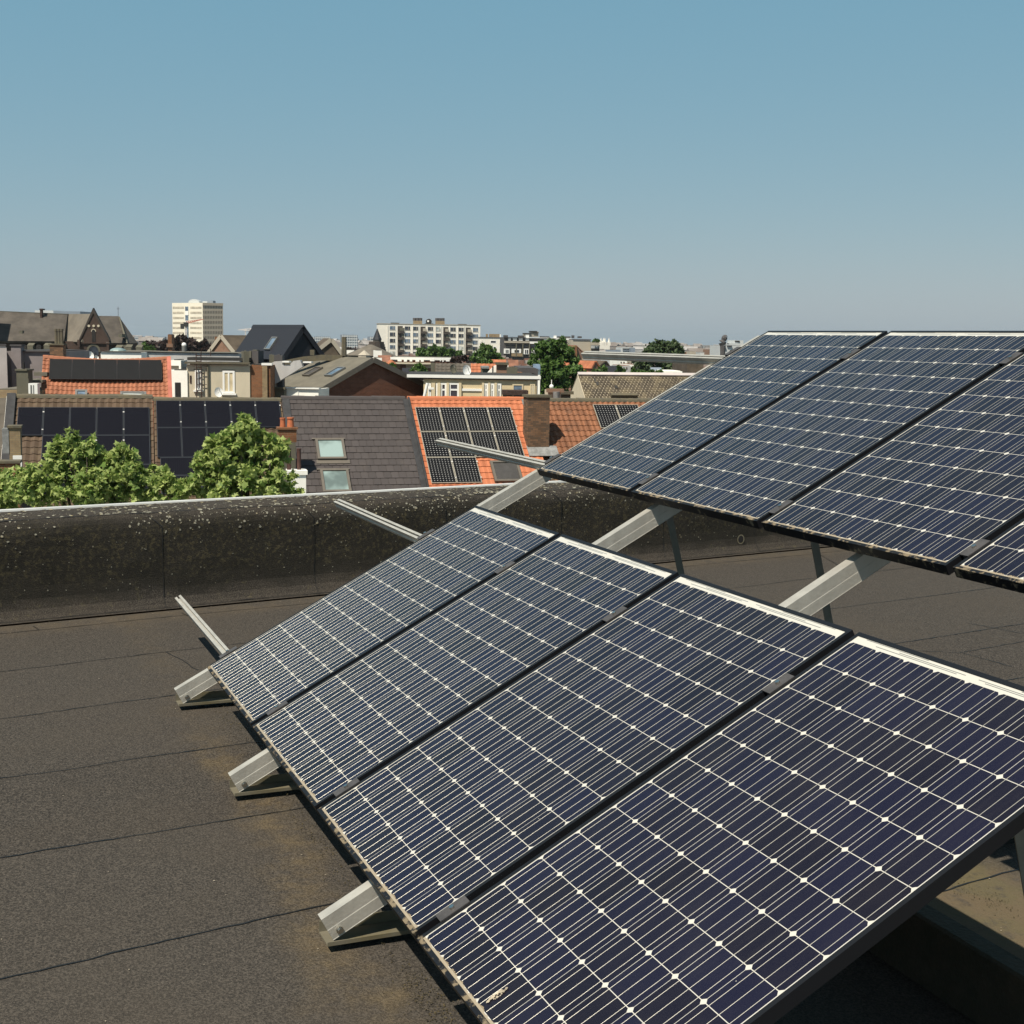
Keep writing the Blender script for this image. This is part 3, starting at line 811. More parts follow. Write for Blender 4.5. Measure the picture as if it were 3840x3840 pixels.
ROWANG = 15.0
RP0 = at((530, 755), 55.5); RN = Fr(RP0, ROWANG).n
def rowpt(p, off=0.0): return hit(p, RP0 + RN * off, RN)
ORD = ('leftmost', 'second from left', 'third from left', 'fourth from left', 'rightmost')
def pv(fr, x0, x1, z0, z1, style, label, group, up=.09, fm=None):
    c = fr.w((x0 + x1) / 2, (z0 + z1) / 2)
    t = thing('solar_panel', label, 'solar panel', c, group)
    g = .010 if fm is None else .004; fm = fm or ('pv_frame' if style == 'pv_grid' else 'pv_dark')
    mb = MB(); fr.ring(mb, x0 + g, x1 - g, z0 + g, z1 - g, .022, up - .04, up)
    mb.build('frame', fm, t)
    mb = MB(); a = (x0 + g + .02, x1 - g - .02, z0 + g + .02, z1 - g - .02)
    mb.face([fr.w(a[0], a[2], up - .006), fr.w(a[1], a[2], up - .006), fr.w(a[1], a[3], up - .006), fr.w(a[0], a[3], up - .006)], [(0, 0), (1, 0), (1, 1), (0, 1)])
    mb.face([fr.w(a[0], a[2], up - .035), fr.w(a[0], a[3], up - .035), fr.w(a[1], a[3], up - .035), fr.w(a[1], a[2], up - .035)])
    mb.build('solar_cells', style, t)
    if random.random() < .75 and style != 'pv_matt':
        mb = MB()
        for z in (z0 + (z1 - z0) * .2, z0 + (z1 - z0) * .82): fr.box(mb, x1 - .03, x1 + .03, z - .025, z + .025, up + .001, up + .012)
        mb.build('clamp', 'dot', t)
    return t
def row_house(label, pl, pr, wm, tm, tw, course, wave, step, pitch=38.0, L=6.6, ridge=None, ridgelen=.38, front=True):
    O = rowpt(pl); fr = Fr(O, ROWANG, pitch)
    E = rowpt((pr, pl[1] + .004 * (pr - pl[0]))); W = (E - O).dot(fr.ex)
    t = thing('terraced_house', label, 'house', V3((O.x, O.y, GZ)), 'row of houses across the street')
    t_ = math.radians(pitch); hd = L * math.cos(t_); dz = L * math.sin(t_)
    P = lambda q, z: O + fr.h * q + Z * z
    mb = MB(); gz = GZ - O.z
    mb.prism([P(hd - .3, gz), P(hd - .3, -dz - .02 + .3 * math.tan(t_) - .2), P(0, -.22), P(-hd + .3, -dz + .3 * math.tan(t_) - .22), P(-hd + .3, gz)], fr.ex * W)
    mb.build('wall', wm, t)
    rb = MB()
    tiles_on(rb, fr, W, L, tw, course, wave, step)
    back = PlaneFr(O, -fr.ex, (-fr.h * hd - Z * dz))
    rb.face([fr.w(0, 0, -.02), fr.w(W, 0, -.02), fr.w(W, -L, -.02), fr.w(0, -L, -.02)][::-1])
    rb.prism([P(0, -.01), P(-hd, -dz), P(-hd, -dz - .12), P(0, -.13)], fr.ex * W)
    rf = rb.build('roof', tm, t)
    if ridge:
        cb = MB(); n = max(1, int(W / ridgelen))
        for i in range(n):
            a, b = i * W / n, (i + 1) * W / n; j = random.uniform(-.012, .012)
            prof = [(-.13, -.07), (-.10, .03), (0, .085 + j), (.10, .03), (.13, -.07)]
            q0 = [O + fr.ex * (a - .02) + fr.h * x + Z * (z + .012) for x, z in prof]; q1 = [O + fr.ex * (b) + fr.h * x + Z * z for x, z in prof]
            for k in range(4): cb.face([q0[k], q0[k + 1], q1[k + 1], q1[k]])
            cb.face(q0[::-1]); cb.face(q1)
        cb.build('ridge_cap', ridge, rf)
    return t, fr, W, rf
def on_roof(fr, p): return fr.xz(p)
def chim(par, p, q, D, m, depth=.55, ang=ROWANG, cap='coping', pots=(), potm='pot', name='chimney', below=1.6, label=None, caph=.08):
    O = at(p, D); fr = Fr(O, ang)
    x1, z0 = fr.xz(q)
    mb = MB(); fr.box(mb, 0, x1, z0 - below, -caph, -depth, 0)
    c = mb.build(name, m, par, label=label)
    if cap:
        cb = MB(); fr.box(cb, -.05, x1 + .05, -caph + .002, 0, -depth - .05, .05); cb.build('cap', cap, c)
    for (a, b, hgt) in pots:
        pb = MB(); xa, _ = fr.xz((a, p[1])); r = b
        pb.tube(fr.w(xa, 0, -depth / 2), fr.w(xa, hgt, -depth / 2), r, 12, r * .82)
        pb.tube(fr.w(xa, hgt * .86, -depth / 2), fr.w(xa, hgt + .01, -depth / 2), r * 1.02, 12, r * 1.0)
        pb.build('chimney_pot', potm, c, smooth=False)
    return c, fr
def pxm(D): return 2579.0 / D

# --- nearest row -------------------------------------------------
t0, f0, w0, _ = row_house('house with plain grey roof and white verge at the left photo edge', (-130, 750), 18, 'b_pink', 'roof_greytile', .9, .9, 0, .012)
vb = MB(); f0.box(vb, w0 - .10, w0 + .02, -6.5, 0, .03, .09); vb.build('verge', 'white', t0)
h1, f1, w1, rf1 = row_house('house with brown tiled roof and mossy ridge behind the left green tree', (22, 747.5), 288, 'b_orange', 't_brown', .30, .36, .020, .03, ridge='coping')
vb = MB(); f1.box(vb, -.16, .16, -6.5, .05, .02, .13); vb.build('verge', 'lead', h1)
h2, f2, w2, rf2 = row_house('house roof nearly covered in black panels, between the brown and the dark grey roofs', (289, 753.2), 530, 'b_orange', 't_brown', .30, .36, .020, .03, ridge='coping')
h3, f3, w3, rf3 = row_house('house with plain dark grey tiled roof and two roof windows', (531, 750.5), 764, 'r_white', 't_grey', .30, .36, 0, .028, ridge='t_grey', ridgelen=.45)
h4, f4, w4, rf4 = row_house('house with bright orange tiled roof carrying dotted solar panels', (769, 751.5), 990, 'r_white', 't_orange', .26, .34, .012, .03, ridge='t_orange')
h5, f5, w5, rf5 = row_house('house with terracotta pantile roof right of the sooty brick chimney', (1004, 754.5), 1330, 'b_orange', 't_terra', .25, .33, .024, .03, ridge='coping')
vb = MB(); f3.box(vb, w3 - .12, w3 + .17, -6.5, -.05, .01, .045); f3.box(vb, w3 + .10, w3 + .17, -6.5, -.02, .01, .10); vb.build('valley_flashing', 'lead', h3)
vb = MB(); f3.box(vb, .02, .30, -6.5, -.05, .035, .06); vb.build('verge', 'lead', h3)

GB = 'black solar panels on the brown tiled roofs'; GO = 'dotted solar panels on the orange and terracotta roofs'
ROWN = ('top', 'second', 'third', 'bottom')
xs = [f1.xz(Fc(a, 230))[0] for a in (188, 455, 728, 1002, 1280, 1548)]
zs = [f1.xz(Fc(450, a))[1] for a in (228, 522, 832)]; zs.append(zs[2] + (zs[2] - zs[1]))
for j in range(3):
    for i in range(5):
        if j and i == 0: continue
        nm = ORD[i] if j == 0 else ORD[i - 1] if i < 4 else 'rightmost'
        pv(f1, xs[i], xs[i + 1], zs[j + 1], zs[j], 'pv_black', 'black solar panel, %s in %s row, brown roof with mossy ridge' % (nm, ('top', 'middle', 'lowest')[j]), GB)
xs = [f2.xz(p)[0] for p in (Fc(1600, 155), Fc(1862, 155), G(462, 158), G(722, 160), G(980, 163), G(1236, 170))]
xs[0] = max(xs[0], .1)
zs = [f2.xz(G(203, a))[1] for a in (160, 440, 748)]
for j in range(2):
    for i in range(5 - j):
        nm = ORD[i] if i < 4 - j else 'rightmost'
        pv(f2, xs[i], xs[i + 1], zs[j + 1], zs[j], 'pv_black', 'black solar panel, %s in %s row, roof left of the grey tiles' % (nm, ('top', 'second')[j]), GB)
lz = (zs[1] - zs[0]) * .62; lw = (xs[1] - xs[0]) * 1.62
for j in range(2):
    for i in range(2):
        pv(f2, xs[0] + .1 + i * lw, xs[0] + .1 + (i + 1) * lw, zs[2] + (j + 1) * lz, zs[2] + j * lz, 'pv_black', 'black solar panel laid lengthwise, %s one, %s row above the tree dip' % (('left', 'right')[i], ('upper', 'lower')[j]), GB)
xs = [f4.xz(H(a, 228))[0] for a in (978, 1228, 1478, 1724, 1971)]
zs = [f4.xz(p)[1] for p in (H(1228, 226), H(1280, 480), H(1330, 746), H(1395, 1012))]
for j in range(3):
    for i in range(4 if j < 2 else 2):
        nm = ORD[i] if i < 3 else 'rightmost'
        if j == 2: nm = ('left', 'right')[i]
        pv(f4, xs[i], xs[i + 1], zs[j + 1], zs[j], 'pv_grid', 'dotted solar panel, %s in the %s row on the bright orange roof' % (nm, ('top', 'middle', 'lowest')[j]), GO)
xs = [f5.xz(I(a, 372))[0] for a in (903, 1085, 1268, 1452)]
zs = [f5.xz(p)[1] for p in (I(1085, 370), I(965, 560))]
for i in range(2):
    pv(f5, xs[i], xs[i + 1], zs[1], zs[0], 'pv_grid', 'dotted solar panel, %s one of the two on the terracotta pantile roof' % ('left', 'right')[i], GO)

def roofwin(par, fr, p, q, br, pane, fm='greyfr', apron=True):
    x0, z1 = fr.xz(p); x1, _ = fr.xz(q); _, z0 = fr.xz(br)
    mb = MB(); fr.ring(mb, x0, x1, z0, z1, .10, .02, .13)
    w = mb.build('roof_window', fm, par)
    g = MB(); fr.box(g, x0 + .09, x1 - .09, z0 + .09, z1 - .09, .02, .085); g.build('pane', pane, w)
    if apron:
        a = MB(); fr.box(a, x0 - .06, x1 + .12, z0 - .2, z0 - .003, .03, .05); fr.box(a, x0 - .12, x1 + .06, z1 + .003, z1 + .07, .03, .07); a.build('flashing', 'greyfr', w)
    return w
roofwin(rf3, f3, G(1602, 556), H(240, 556), G(1640, 768), 'glass_sky')
roofwin(rf3, f3, G(1652, 872), H(290, 872), G(1700, 1110), 'glass_sky')
roofwin(rf4, f4, I(75, 828), I(300, 828), I(115, 992), 'blind', apron=False)
# chimneys of the row
c, cf = chim(rf4, I(390, 282), I(556, 700), 55.6, 'b_chimney', .75, cap='coping', below=1.0, caph=.10)
x0, z1 = f4.xz(I(352, 330)); x1, z0 = f4.xz(I(400, 640))
fb = MB(); f4.box(fb, x0 - .1, x0 + .28, -3.4, -.02, .03, .06); fb.build('flashing', 'zinc', rf4)
ap = f4.xz(I(400, 735)); ap2 = f4.xz(I(575, 735))
fb = MB(); f4.box(fb, ap[0] - .1, ap2[0] + .25, ap[1] - .35, ap[1] + .25, .04, .075); fb.build('apron', 'zinc', rf4)
chim(rf3, G(1228, 422), G(1413, 575), 51.5, 'b_orange', .5, cap='b_orange', pots=((G(1276, 0)[0], .105, .34), (G(1358, 0)[0], .135, .36)), below=.0, label='red brick chimney with two orange pots')
mb = MB(); O = at(G(1240, 576), 51.5); fr = Fr(O, ROWANG); x1, z0 = fr.xz(G(1405, 720)); fr.box(mb, -.03, x1, z0 - 1.5, -.002, -.5, -.01); mb.build('chimney_base', 'r_stone', rf3)
c, cf = chim(rf3, G(1335, 868), G(1512, 1085), 48.6, 'r_white', .6, cap='r_white', below=2.0, caph=.16, label='white rendered chimney with two tall brown flues')
for a in (1344, 1448):
    pb = MB(); x, z = cf.xz(G(a, 868)); _, zt = cf.xz(G(a, 652)); pb.tube(cf.w(x, 0, -.3), cf.w(x, zt, -.3), .075, 12); pb.tube(cf.w(x, zt - .02, -.3), cf.w(x, zt + .02, -.3), .088, 12); pb.build('flue', 'pipe', c)
c, cf = chim(f0 and t0, Fc(88, 405), Fc(215, 690), 48.0, 'b_yellow', .6, cap='coping', below=1.4, label='ochre rendered chimney with grey capping')
sb = MB(); cf.box(sb, -.22, -.003, cf.xz(Fc(60, 690))[1], -.1, -.5, .02); sb.build('flashing', 'zinc', c)
chim(t0, Fc(-120, 772), Fc(205, 1110), 45.5, 'b_orange', .6, cap='coping', below=2.0, label='low red brick chimney behind the leaves')
vb = MB(); O = at(Fc(132, 716), 47.4); fr = Fr(O, ROWANG); fr.bpx(vb, Fc(132, 716), Fc(226, 752), -.12, 0); fr.bpx(vb, Fc(200, 752), Fc(228, 852), -.12, 0); vb.build('vent_pipe', 'white', t0)

# --- second row ---------------------------------------------------
# house with red pantiles and five black modules
O = at(A(445, 655), 66.5); fr = Fr(O, 15, 38); W, _ = fr.xz(A(1762, 680))
t = thing('pantiled_house', 'house with red pantile roof and sagging ridge behind the brown roof on the left', 'house', V3((O.x, O.y, GZ)))
hd, dz = 4.6, 4.6 * math.tan(math.radians(38)); P = lambda q, z: O + fr.h * q + Z * z
mb = MB(); mb.prism([P(hd - .3, GZ - O.z), P(hd - .3, -dz), P(0, -.25), P(-hd + .3, -dz), P(-hd + .3, GZ - O.z)], fr.ex * W); mb.build('wall', 'r_white', t)
class Sag:
    def __init__(s, f, W): s.f = f; s.W = W
    def w(s, x, z, y=0.0):
        k = (x / s.W); return s.f.w(x, z, y) - Z * (.16 * math.sin(math.pi * min(1, max(0, k)))) * max(0, 1 + z / 5)
rb = MB(); tiles_on(rb, Sag(fr, W), W, 5.8, .21, .30, .022, .03); rb.prism([P(0, -.2), P(-hd, -dz), P(-hd, -dz - .1), P(0, -.3)], fr.ex * W)
rf = rb.build('roof', 't_red', t)
cb = MB(); sg = Sag(fr, W); n = 24
for i in range(n):
    a, b = W * i / n, W * (i + 1) / n
    for k in range(4):
        pr = [(-.13, -.06), (-.09, .04), (0, .085), (.09, .04), (.13, -.06)]
        cb.face([sg.w(a, 0) + fr.h * pr[k][0] + Z * pr[k][1], sg.w(a, 0) + fr.h * pr[k + 1][0] + Z * pr[k + 1][1], sg.w(b, 0) + fr.h * pr[k + 1][0] + Z * (pr[k + 1][1] + .015), sg.w(b, 0) + fr.h * pr[k][0] + Z * (pr[k][1] + .015)])
cb.build('ridge_cap', 't_red', rf)
vb = MB(); fr.box(vb, W - .16, W + .03, -5.8, 0, .03, .10); vb.build('verge', mat('salmon_verge_tiles', (.40, .125, .085), .7), t)
roofwin(rf, fr, A(780, 1015), A(905, 1015), A(785, 1085), 'glass_blue', 'grey', False); roofwin(rf, fr, A(1245, 1035), A(1515, 1035), A(1250, 1090), 'glass_pale', 'grey', False)
xs = [fr.xz(A(a, 700))[0] for a in (518, 750, 982, 1212, 1442, 1672)]
za = fr.xz(A(982, 706))[1]; zb = fr.xz(A(982, 912))[1]
for i in range(5):
    pv(fr, xs[i], xs[i + 1], zb, za, 'pv_matt', 'black solar panel, %s of five in the row on the red pantile roof' % (ORD[i] if i != 2 else 'middle one'), 'five black solar panels on the red pantile roof', up=.14, fm='pv_blackframe')

def misc(name, label, cat, build, loc, group=None):
    t = thing(name, label, cat, loc, group); build(t); return t
# mauve walls at the far left
t, fr = block('rendered_house', 'mauve-grey windowless house wall left of the red pantile roof', 'house', A(60, 598), A(560, 1010), 74, 'r_mauve', 'roof_dark', 8, 4)
mb = MB(); fr.bpx(mb, A(215, 588), A(560, 606), -.3, .12); mb.build('coping', 'r_dgrey', t)
chim(t, A(112, 530), A(215, 600), 73.6, 'r_mauve', .6, 4, 'r_dgrey', below=3.0)
chim(t, A(512, 520), A(655, 650), 71, 'b_chimney', .6, 4, 'coping', pots=((A(568, 0)[0], .09, .75), (A(598, 0)[0], .09, .75), (A(626, 0)[0], .09, .75)), potm='coping', below=1.5, label='dark brick chimney with three slim tall pots')
t, fr = block('rendered_house', 'pale pinkish house end at the left photo edge below the church', 'house', A(-300, 556), A(68, 1060), 69, 'r_pale', 'roof_dark', 9, 22)
chim(t, A(-12, 525), A(55, 560), 69.5, 'r_pale', .6, 22, 'r_dgrey', below=1)
t, fr = block('outbuilding', 'low grey-roofed outbuilding with a thick chimney left of the red pantile roof', 'building', A(-60, 1000), A(440, 1090), 64, 'b_yellow', 'roof_felt', 4, 4)
chim(t, A(167, 783), A(298, 985), 63.5, 'r_stone', .7, 4, 'r_stone', below=.6, label='thick cement rendered chimney')
pb = MB(); a = at(A(245, 783), 63.3); pb.tube(a, at(A(245, 715), 63.3), .05, 8); pb.build('flue', 'dark', t)
mb = MB(); O = at(A(300, 865), 64.5); fr = Fr(O, 4); fr.bpx(mb, A(245, 895), A(440, 925), -2.5, 0); fr.bpx(mb, A(300, 820), A(440, 860), -2.5, -.8); mb.build('lean_to_roof', 'roof_felt', t)
t = thing('air_conditioner', 'white boxy air conditioning unit beside the red pantile roof', 'air conditioner', at(A(340, 1075), 62.6))
mb = MB(); O = at(A(292, 932), 62.6); fr = Fr(O, 4); fr.bpx(mb, A(292, 932), A(390, 1072), -.4, 0); mb.build('casing', 'white', t)
mb = MB(); fr.bpx(mb, A(314, 950), A(332, 1050), -.01, .012); fr.bpx(mb, A(342, 950), A(354, 1050), -.01, .012); mb.build('grille', 'grey', t)
t, fr = block('white_house', 'long low white-roofed building behind the red pantile roof', 'building', A(1042, 606), A(1462, 690), 90, 'r_white', 'roof_felt', 8, 3)
mb = MB(); fr.bpx(mb, A(1036, 600), A(1468, 609), -.2, .1); mb.build('coping', 'lead', t)
pb = MB(); a = at(A(1222, 600), 92)
for i in range(10):
    q = i * math.pi * 2 / 10; q2 = (i + 1) * math.pi * 2 / 10
    for j in range(4):
        e0, e1 = j * math.pi / 8, (j + 1) * math.pi / 8
        pb.face([a + (R * math.cos(k) + F * math.sin(k)) * .58 * math.cos(e) + Z * .24 * math.sin(e) for k, e in ((q, e0), (q2, e0), (q2, e1), (q, e1))])
pb.build('roof_dome', 'glass_sky', t)
t, fr = block('grey_building', 'long low pale grey parapet building behind the cream house', 'building', A(1462, 612), B(822, 690), 92, 'r_grey', 'roof_felt', 6, 3)
mb = MB(); fr.bpx(mb, A(1462, 606), B(822, 618), -.2, .1); mb.build('coping', 'lead', t)
for i, (a, b, c_) in enumerate(((845, 632, 40), (925, 632, 45), (990, 655, 25))):
    t = thing('satellite_dish', 'white satellite dish, %s of three standing behind the red roof ridge' % ('left one', 'middle and largest', 'right one')[i], 'satellite dish', at(A(a, b + 40), 84), 'white satellite dishes behind the red roof ridge')
    mb = MB(); cc = at(A(a, b + 15), 84); nn = (R * .75 - F * .6 + Z * .3).normalized(); e = nn.orthogonal().normalized(); g2 = nn.cross(e); rr = c_ / 5.486 / pxm(84) * .95
    ring = [cc + (e * math.cos(q * .5236) + g2 * math.sin(q * .5236)) * rr + nn * .12 for q in range(12)]
    for q in range(12): mb.face([cc, ring[q], ring[(q + 1) % 12]])
    mb.build('reflector', 'white', t); pb = MB(); pb.tube(cc - nn * .02, cc - nn * .02 - Z * 2.0, .03, 6); pb.build('mast', 'grey', t)
t, fr = block('white_house', 'narrow white house with a dark door opening right of the red pantile roof', 'house', A(1768, 797), B(282, 1100), 74.9, 'r_white', 'roof_dark', 6, 0)
mb = MB(); fr.bpx(mb, A(1806, 922), A(1872, 1120), -.02, .03); mb.build('door', 'dark', t)
mb = MB(); fr.bpx(mb, A(1806, 922), A(1816, 1120), -.01, .06); mb.build('door_frame', 'white', t)
t, fr = block('roof_shed', 'small white box on the flat roof left of the ladder', 'roof box', A(1766, 692), A(1872, 792), 76.5, 'r_white', 'roof_dark', 1.5, 0)
mb = MB(); fr.bpx(mb, A(1770, 748), A(1850, 780), -.01, .03); mb.build('opening', 'r_stone', t)
# cream house with windows
t, fr = block('cream_house', 'stained cream house with two white windows and an iron ladder', 'house', B(275, 735), B(930, 1100), 75, 'r_cream', 'roof_dark', 7, 2)
mb = MB(); fr.bpx(mb, B(262, 706), B(935, 737), -.2, .22); mb.build('cornice', 'coping', t)
mb = MB(); fr.bpx(mb, B(235, 664), B(865, 705), -3, -1.2); mb.build('roof_parapet', 'roof_dark', t)
window(t, fr, B(362, 795), B(436, 1000), 'white', 'glass', .1, 1, None, True); window(t, fr, B(648, 800), B(776, 1034), 'white', 'curtain', .11, 1, None, True)
mb = MB(); fr.bpx(mb, B(640, 790), B(780, 800), -.01, .02); fr.bpx(mb, B(350, 785), B(440, 795), -.01, .02); mb.build('lintel', 'r_stone', t)
mb = MB(); fr.bpx(mb, B(308, 850), B(327, 930), -.02, .03); mb.build('vent_slot', 'ladder', t)
pb = MB(); x, z = fr.xz(B(500, 745)); pb.tube(fr.w(x, z, .1), fr.w(x, GZ - fr.O.z, .1), .05, 8); pb.build('downpipe', 'r_stone', t)
t = thing('roof_ladder', 'dark iron ladder with hoop rails fixed to the cream house', 'ladder', ground_of(fr, fr.w(fr.xz(B(405, 900))[0], 0, .4)))
mb = MB()
for a in (380, 430):
    x, zt = fr.xz(B(a, 610)); _, zb = fr.xz(B(a, 1150)); fr.box(mb, x - .022, x + .022, zb, zt, .16, .20)
for a in range(7):
    _, z = fr.xz(B(400, 645 + a * 60)); xa = fr.xz(B(380, 700))[0]; xb = fr.xz(B(430, 700))[0]; fr.box(mb, xa, xb, z - .02, z + .02, .17, .19)
mb.build('ladder_frame', 'ladder', t)
mb = MB()
for (p, q) in ((B(432, 572), B(530, 578)), (B(524, 572), B(532, 650)), (B(428, 572), B(434, 640)), (B(380, 640), B(530, 647)), (B(486, 640), B(492, 1100)), (B(438, 745), B(490, 750)), (B(430, 820), B(490, 826)), (B(430, 940), B(490, 946)), (B(430, 1078), B(490, 1084))): fr.bpx(mb, p, q, .10, .13)
mb.build('hand_rail', 'ladder', t)
def dish(label, p, D, r, m, lean=.25):
    t = thing('satellite_dish', label, 'satellite dish', at(p, D) - Z * r * 1.5, None)
    mb = MB(); cc = at(p, D); nn = (R * .55 - F * .8 + Z * lean).normalized(); e = R.cross(nn).normalized(); g2 = nn.cross(e)
    N_ = 18
    for k in range(3):
        a0, a1 = k / 3, (k + 1) / 3
        for q in range(N_):
            t0_, t1_ = q * 6.2832 / N_, (q + 1) * 6.2832 / N_
            mb.face([cc + (e * math.cos(u_) * 1.15 + g2 * math.sin(u_)) * r * a_ + nn * (.25 * r * a_ * a_) for u_, a_ in ((t0_, a0), (t1_, a0), (t1_, a1), (t0_, a1))])
    mb.build('reflector', m, t); pb = MB(); pb.tube(cc - nn * .02, cc - Z * r * 1.5 - nn * .1, .035, 8)
    pb.tube(cc - e * r * .8 + nn * .1, cc + nn * r * 1.0, .018, 6); pb.build('arm', 'grey', t)
dish('white satellite dish on the cream house wall between its windows', B(603, 1025), 74.6, .24, 'white')
t, fr = block('brick_extension', 'narrow orange brick wall joined to the cream house', 'house', B(932, 742), B(1142, 1100), 75.2, 'b_orange', 'roof_dark', 6, 2)
mb = MB(); fr.bpx(mb, B(1052, 722), B(1160, 746), -.3, .1); mb.build('flashing', 'white', t)
mb = MB(); fr.bpx(mb, B(1060, 750), B(1115, 1100), .003, .12); mb.build('pier', 'b_yellow', t)
t, fr = block('roof_stack', 'grey-green cement chimney block left of the dark slate house', 'chimney', B(865, 600), B(922, 706), 76, 'r_stone', 'r_stone', .8, 20)
t, fr = block('roof_stack', 'wide dark-sided chimney block on the roof below the dark slate house', 'chimney', B(922, 592), B(1016, 720), 78, 'r_dgrey', 'r_stone', .8, -12)
mb = MB(); fr.bpx(mb, B(926, 596), B(948, 720), .003, .05); mb.build('pier', 'r_stone', t)
t, fr = block('roof_stack', 'small cement chimney on the wall top below the slate gable', 'chimney', B(1130, 636), B(1180, 730), 77, 'r_stone', 'r_stone', .7, 10)
t, fr = block('roof_stack', 'dark square chimney against the slate gable', 'chimney', B(1180, 640), B(1266, 706), 78, 'r_dgrey', 'r_dgrey', .7, 0)
# light party wall climbing beside the gable house
O = at(B(1142, 945), 77); fr = Fr(O, -6)
t = thing('party_wall', 'pale plastered party wall with stepped top left of the red brick gable', 'wall', ground_of(fr, O))
mb = MB(); pts = [B(1142, 945), B(1180, 940), B(1475, 760), B(1450, 690), B(1380, 700), B(1340, 740), B(1268, 740), B(1262, 700), B(1185, 705), B(1142, 728)]
poly = [fr.w(*fr.xz(p)) for p in pts]; poly[0] = fr.w(fr.xz(pts[0])[0], GZ - O.z); poly[1] = fr.w(fr.xz(pts[1])[0], GZ - O.z)
poly.insert(2, fr.w(*fr.xz(B(1182, 940)))); mb.prism(poly, -fr.n * .35, [(0, 0)] * len(poly)); mb.build('wall', 'r_grey', t)
mb = MB(); cp_ = [B(1270, 700), B(1350, 680), B(1480, 655), B(1660, 636), B(1935, 640)]
for p, q in zip(cp_, cp_[1:]):
    a = at(p, 84.5); b = at(q, 84.5); mb.prism([a, b, b - Z * .35, a - Z * .35], F * .4)
mb.build('coping', 'coping', t)
mb = MB(); 
for p, q in ((B(1270, 700), B(1340, 740)), (B(1485, 705), B(1570, 735))): fr.bpx(mb, (p[0], p[1]), (q[0], p[1] + 3), -.4, .1)
mb.build('flashing', 'white', t)
pb = MB()
for a in (240, 258): pb.tube(at(C(a, 648), 84.4), at(C(a, 452), 84.4), .11, 10, .10)
pb.build('flue_pipe', 'coping', t)
mb = MB(); mb.prism([at(B(1552, 585), 84.6), at(B(1596, 585), 84.6), at(B(1596, 640), 84.6), at(B(1552, 640), 84.6)], F * .4); mb.build('vent', 'coping', t)

# red brick gable house with felt roof and two roof windows
t, fr, rf = gable('gabled_house', 'house with dark red brick gable and grey-brown felt roof with two roof windows', 'house', C(540, 690), C(12, 1000), C(1082, 952), 82, 38, 5.6, 'b_red', 'roof_felt', .12, 'greyfr', thick=.14)
xl, zl = fr.xz(C(12, 1000)); d = (fr.ex * xl + fr.ez * zl)
rp_ = PlaneFr(fr.O + (fr.ez * abs(xl) + fr.ex * zl).normalized() * .15, -fr.n, d)
def rpt(p): 
    q = hit(p, rp_.O, rp_.n) - rp_.O; return q.dot(rp_.ex), q.dot(rp_.ez)
def roofwin2(ps, pane, col):
    q = [rpt(p) for p in ps]; x0 = min(a[0] for a in q); x1 = max(a[0] for a in q); z0 = min(a[1] for a in q); z1 = max(a[1] for a in q)
    cx, cz, wx, wz = sum(a[0] for a in q) / 4, sum(a[1] for a in q) / 4, 0, 0
    mb = MB(); fb = [(cx - .42, cx + .42, cz - .55, cz + .55)][0]
    def bx(m_, xa, xb, za, zb, ya, yb):
        m_.hexa([rp_.w(x, z, y) for y in (ya, yb) for x, z in ((xa, za), (xb, za), (xb, zb), (xa, zb))])
    x0, x1, z0, z1 = fb
    bx(mb, x0, x1, z0, z0 + .08, 0, .12); bx(mb, x0, x1, z1 - .08, z1, 0, .12); bx(mb, x0, x0 + .08, z0 + .08, z1 - .08, 0, .12); bx(mb, x1 - .08, x1, z0 + .08, z1 - .08, 0, .12)
    w = mb.build('roof_window', col, rf); g = MB(); bx(g, x0 + .07, x1 - .07, z0 + .07, z1 - .07, 0, .07); g.build('pane', pane, w)
roofwin2((C(60, 850), C(180, 850), C(255, 790), C(140, 790)), 'glass_blue', 'grey')
roofwin2((B(1515, 850), B(1600, 830), B(1655, 795), B(1560, 795)), 'blind', 'greyfr')
gb = MB(); a = fr.w(xl - .1, zl - .02, .12); gb.prism([a, a + fr.ex * -.14, a + fr.ex * -.14 - Z * .12, a - Z * .12], -fr.n * 5.8); gb.build('gutter', 'white', t)
t, fr = block('flat_dormer', 'low white panelled box wall under the felt roof of the brick gable house', 'wall', B(1286, 984), B(1640, 1100), 77.5, 'r_white', 'roof_felt', 2.2, -8)
mb = MB(); fr.bpx(mb, B(1424, 992), B(1434, 1100), -.01, .03); fr.bpx(mb, B(1276, 972), B(1650, 992), -.3, .12); mb.build('trim', 'white', t)
t, fr = block('cement_wall', 'short dark cement wall right of the orange brick extension', 'wall', B(1122, 980), B(1286, 1100), 77, 'r_stone', 'coping', .5, -4, .06, None, 'coping')

# pale yellow house with long white eaves
t, fr = block('yellow_house', 'pale yellow house with long white eaves and tall narrow windows', 'house', C(1072, 880), D_(585, 1010), 80, 'r_yellow', 'roof_felt', 9, 3)
mb = MB(); x1 = fr.xz(D_(600, 740))[0]; _, zt = fr.xz(C(1072, 848)); fr.box(mb, fr.xz(C(900, 848))[0], x1 + .1, -.02, zt, -9, .14); mb.build('eaves', 'roof_dark', t)
mb = MB(); fr.box(mb, fr.xz(C(900, 848))[0], x1 + .15, .05, zt + .05, .142, .20); mb.build('fascia', 'white', t)
for (a, b, c1, c2, k) in ((1118, 1148, 930, 1110, 0), (1200, 1240, 930, 1110, 0), (1248, 1308, 928, 1110, 0), (1336, 1436, 928, 1110, 0), (1698, 1738, 932, 1110, 0), (1762, 1802, 932, 1110, 0), (1830, 1874, 932, 1110, 0)):
    window(t, fr, C(a, c1), C(b, c2), 'white', 'glass', .10, 0, .62)
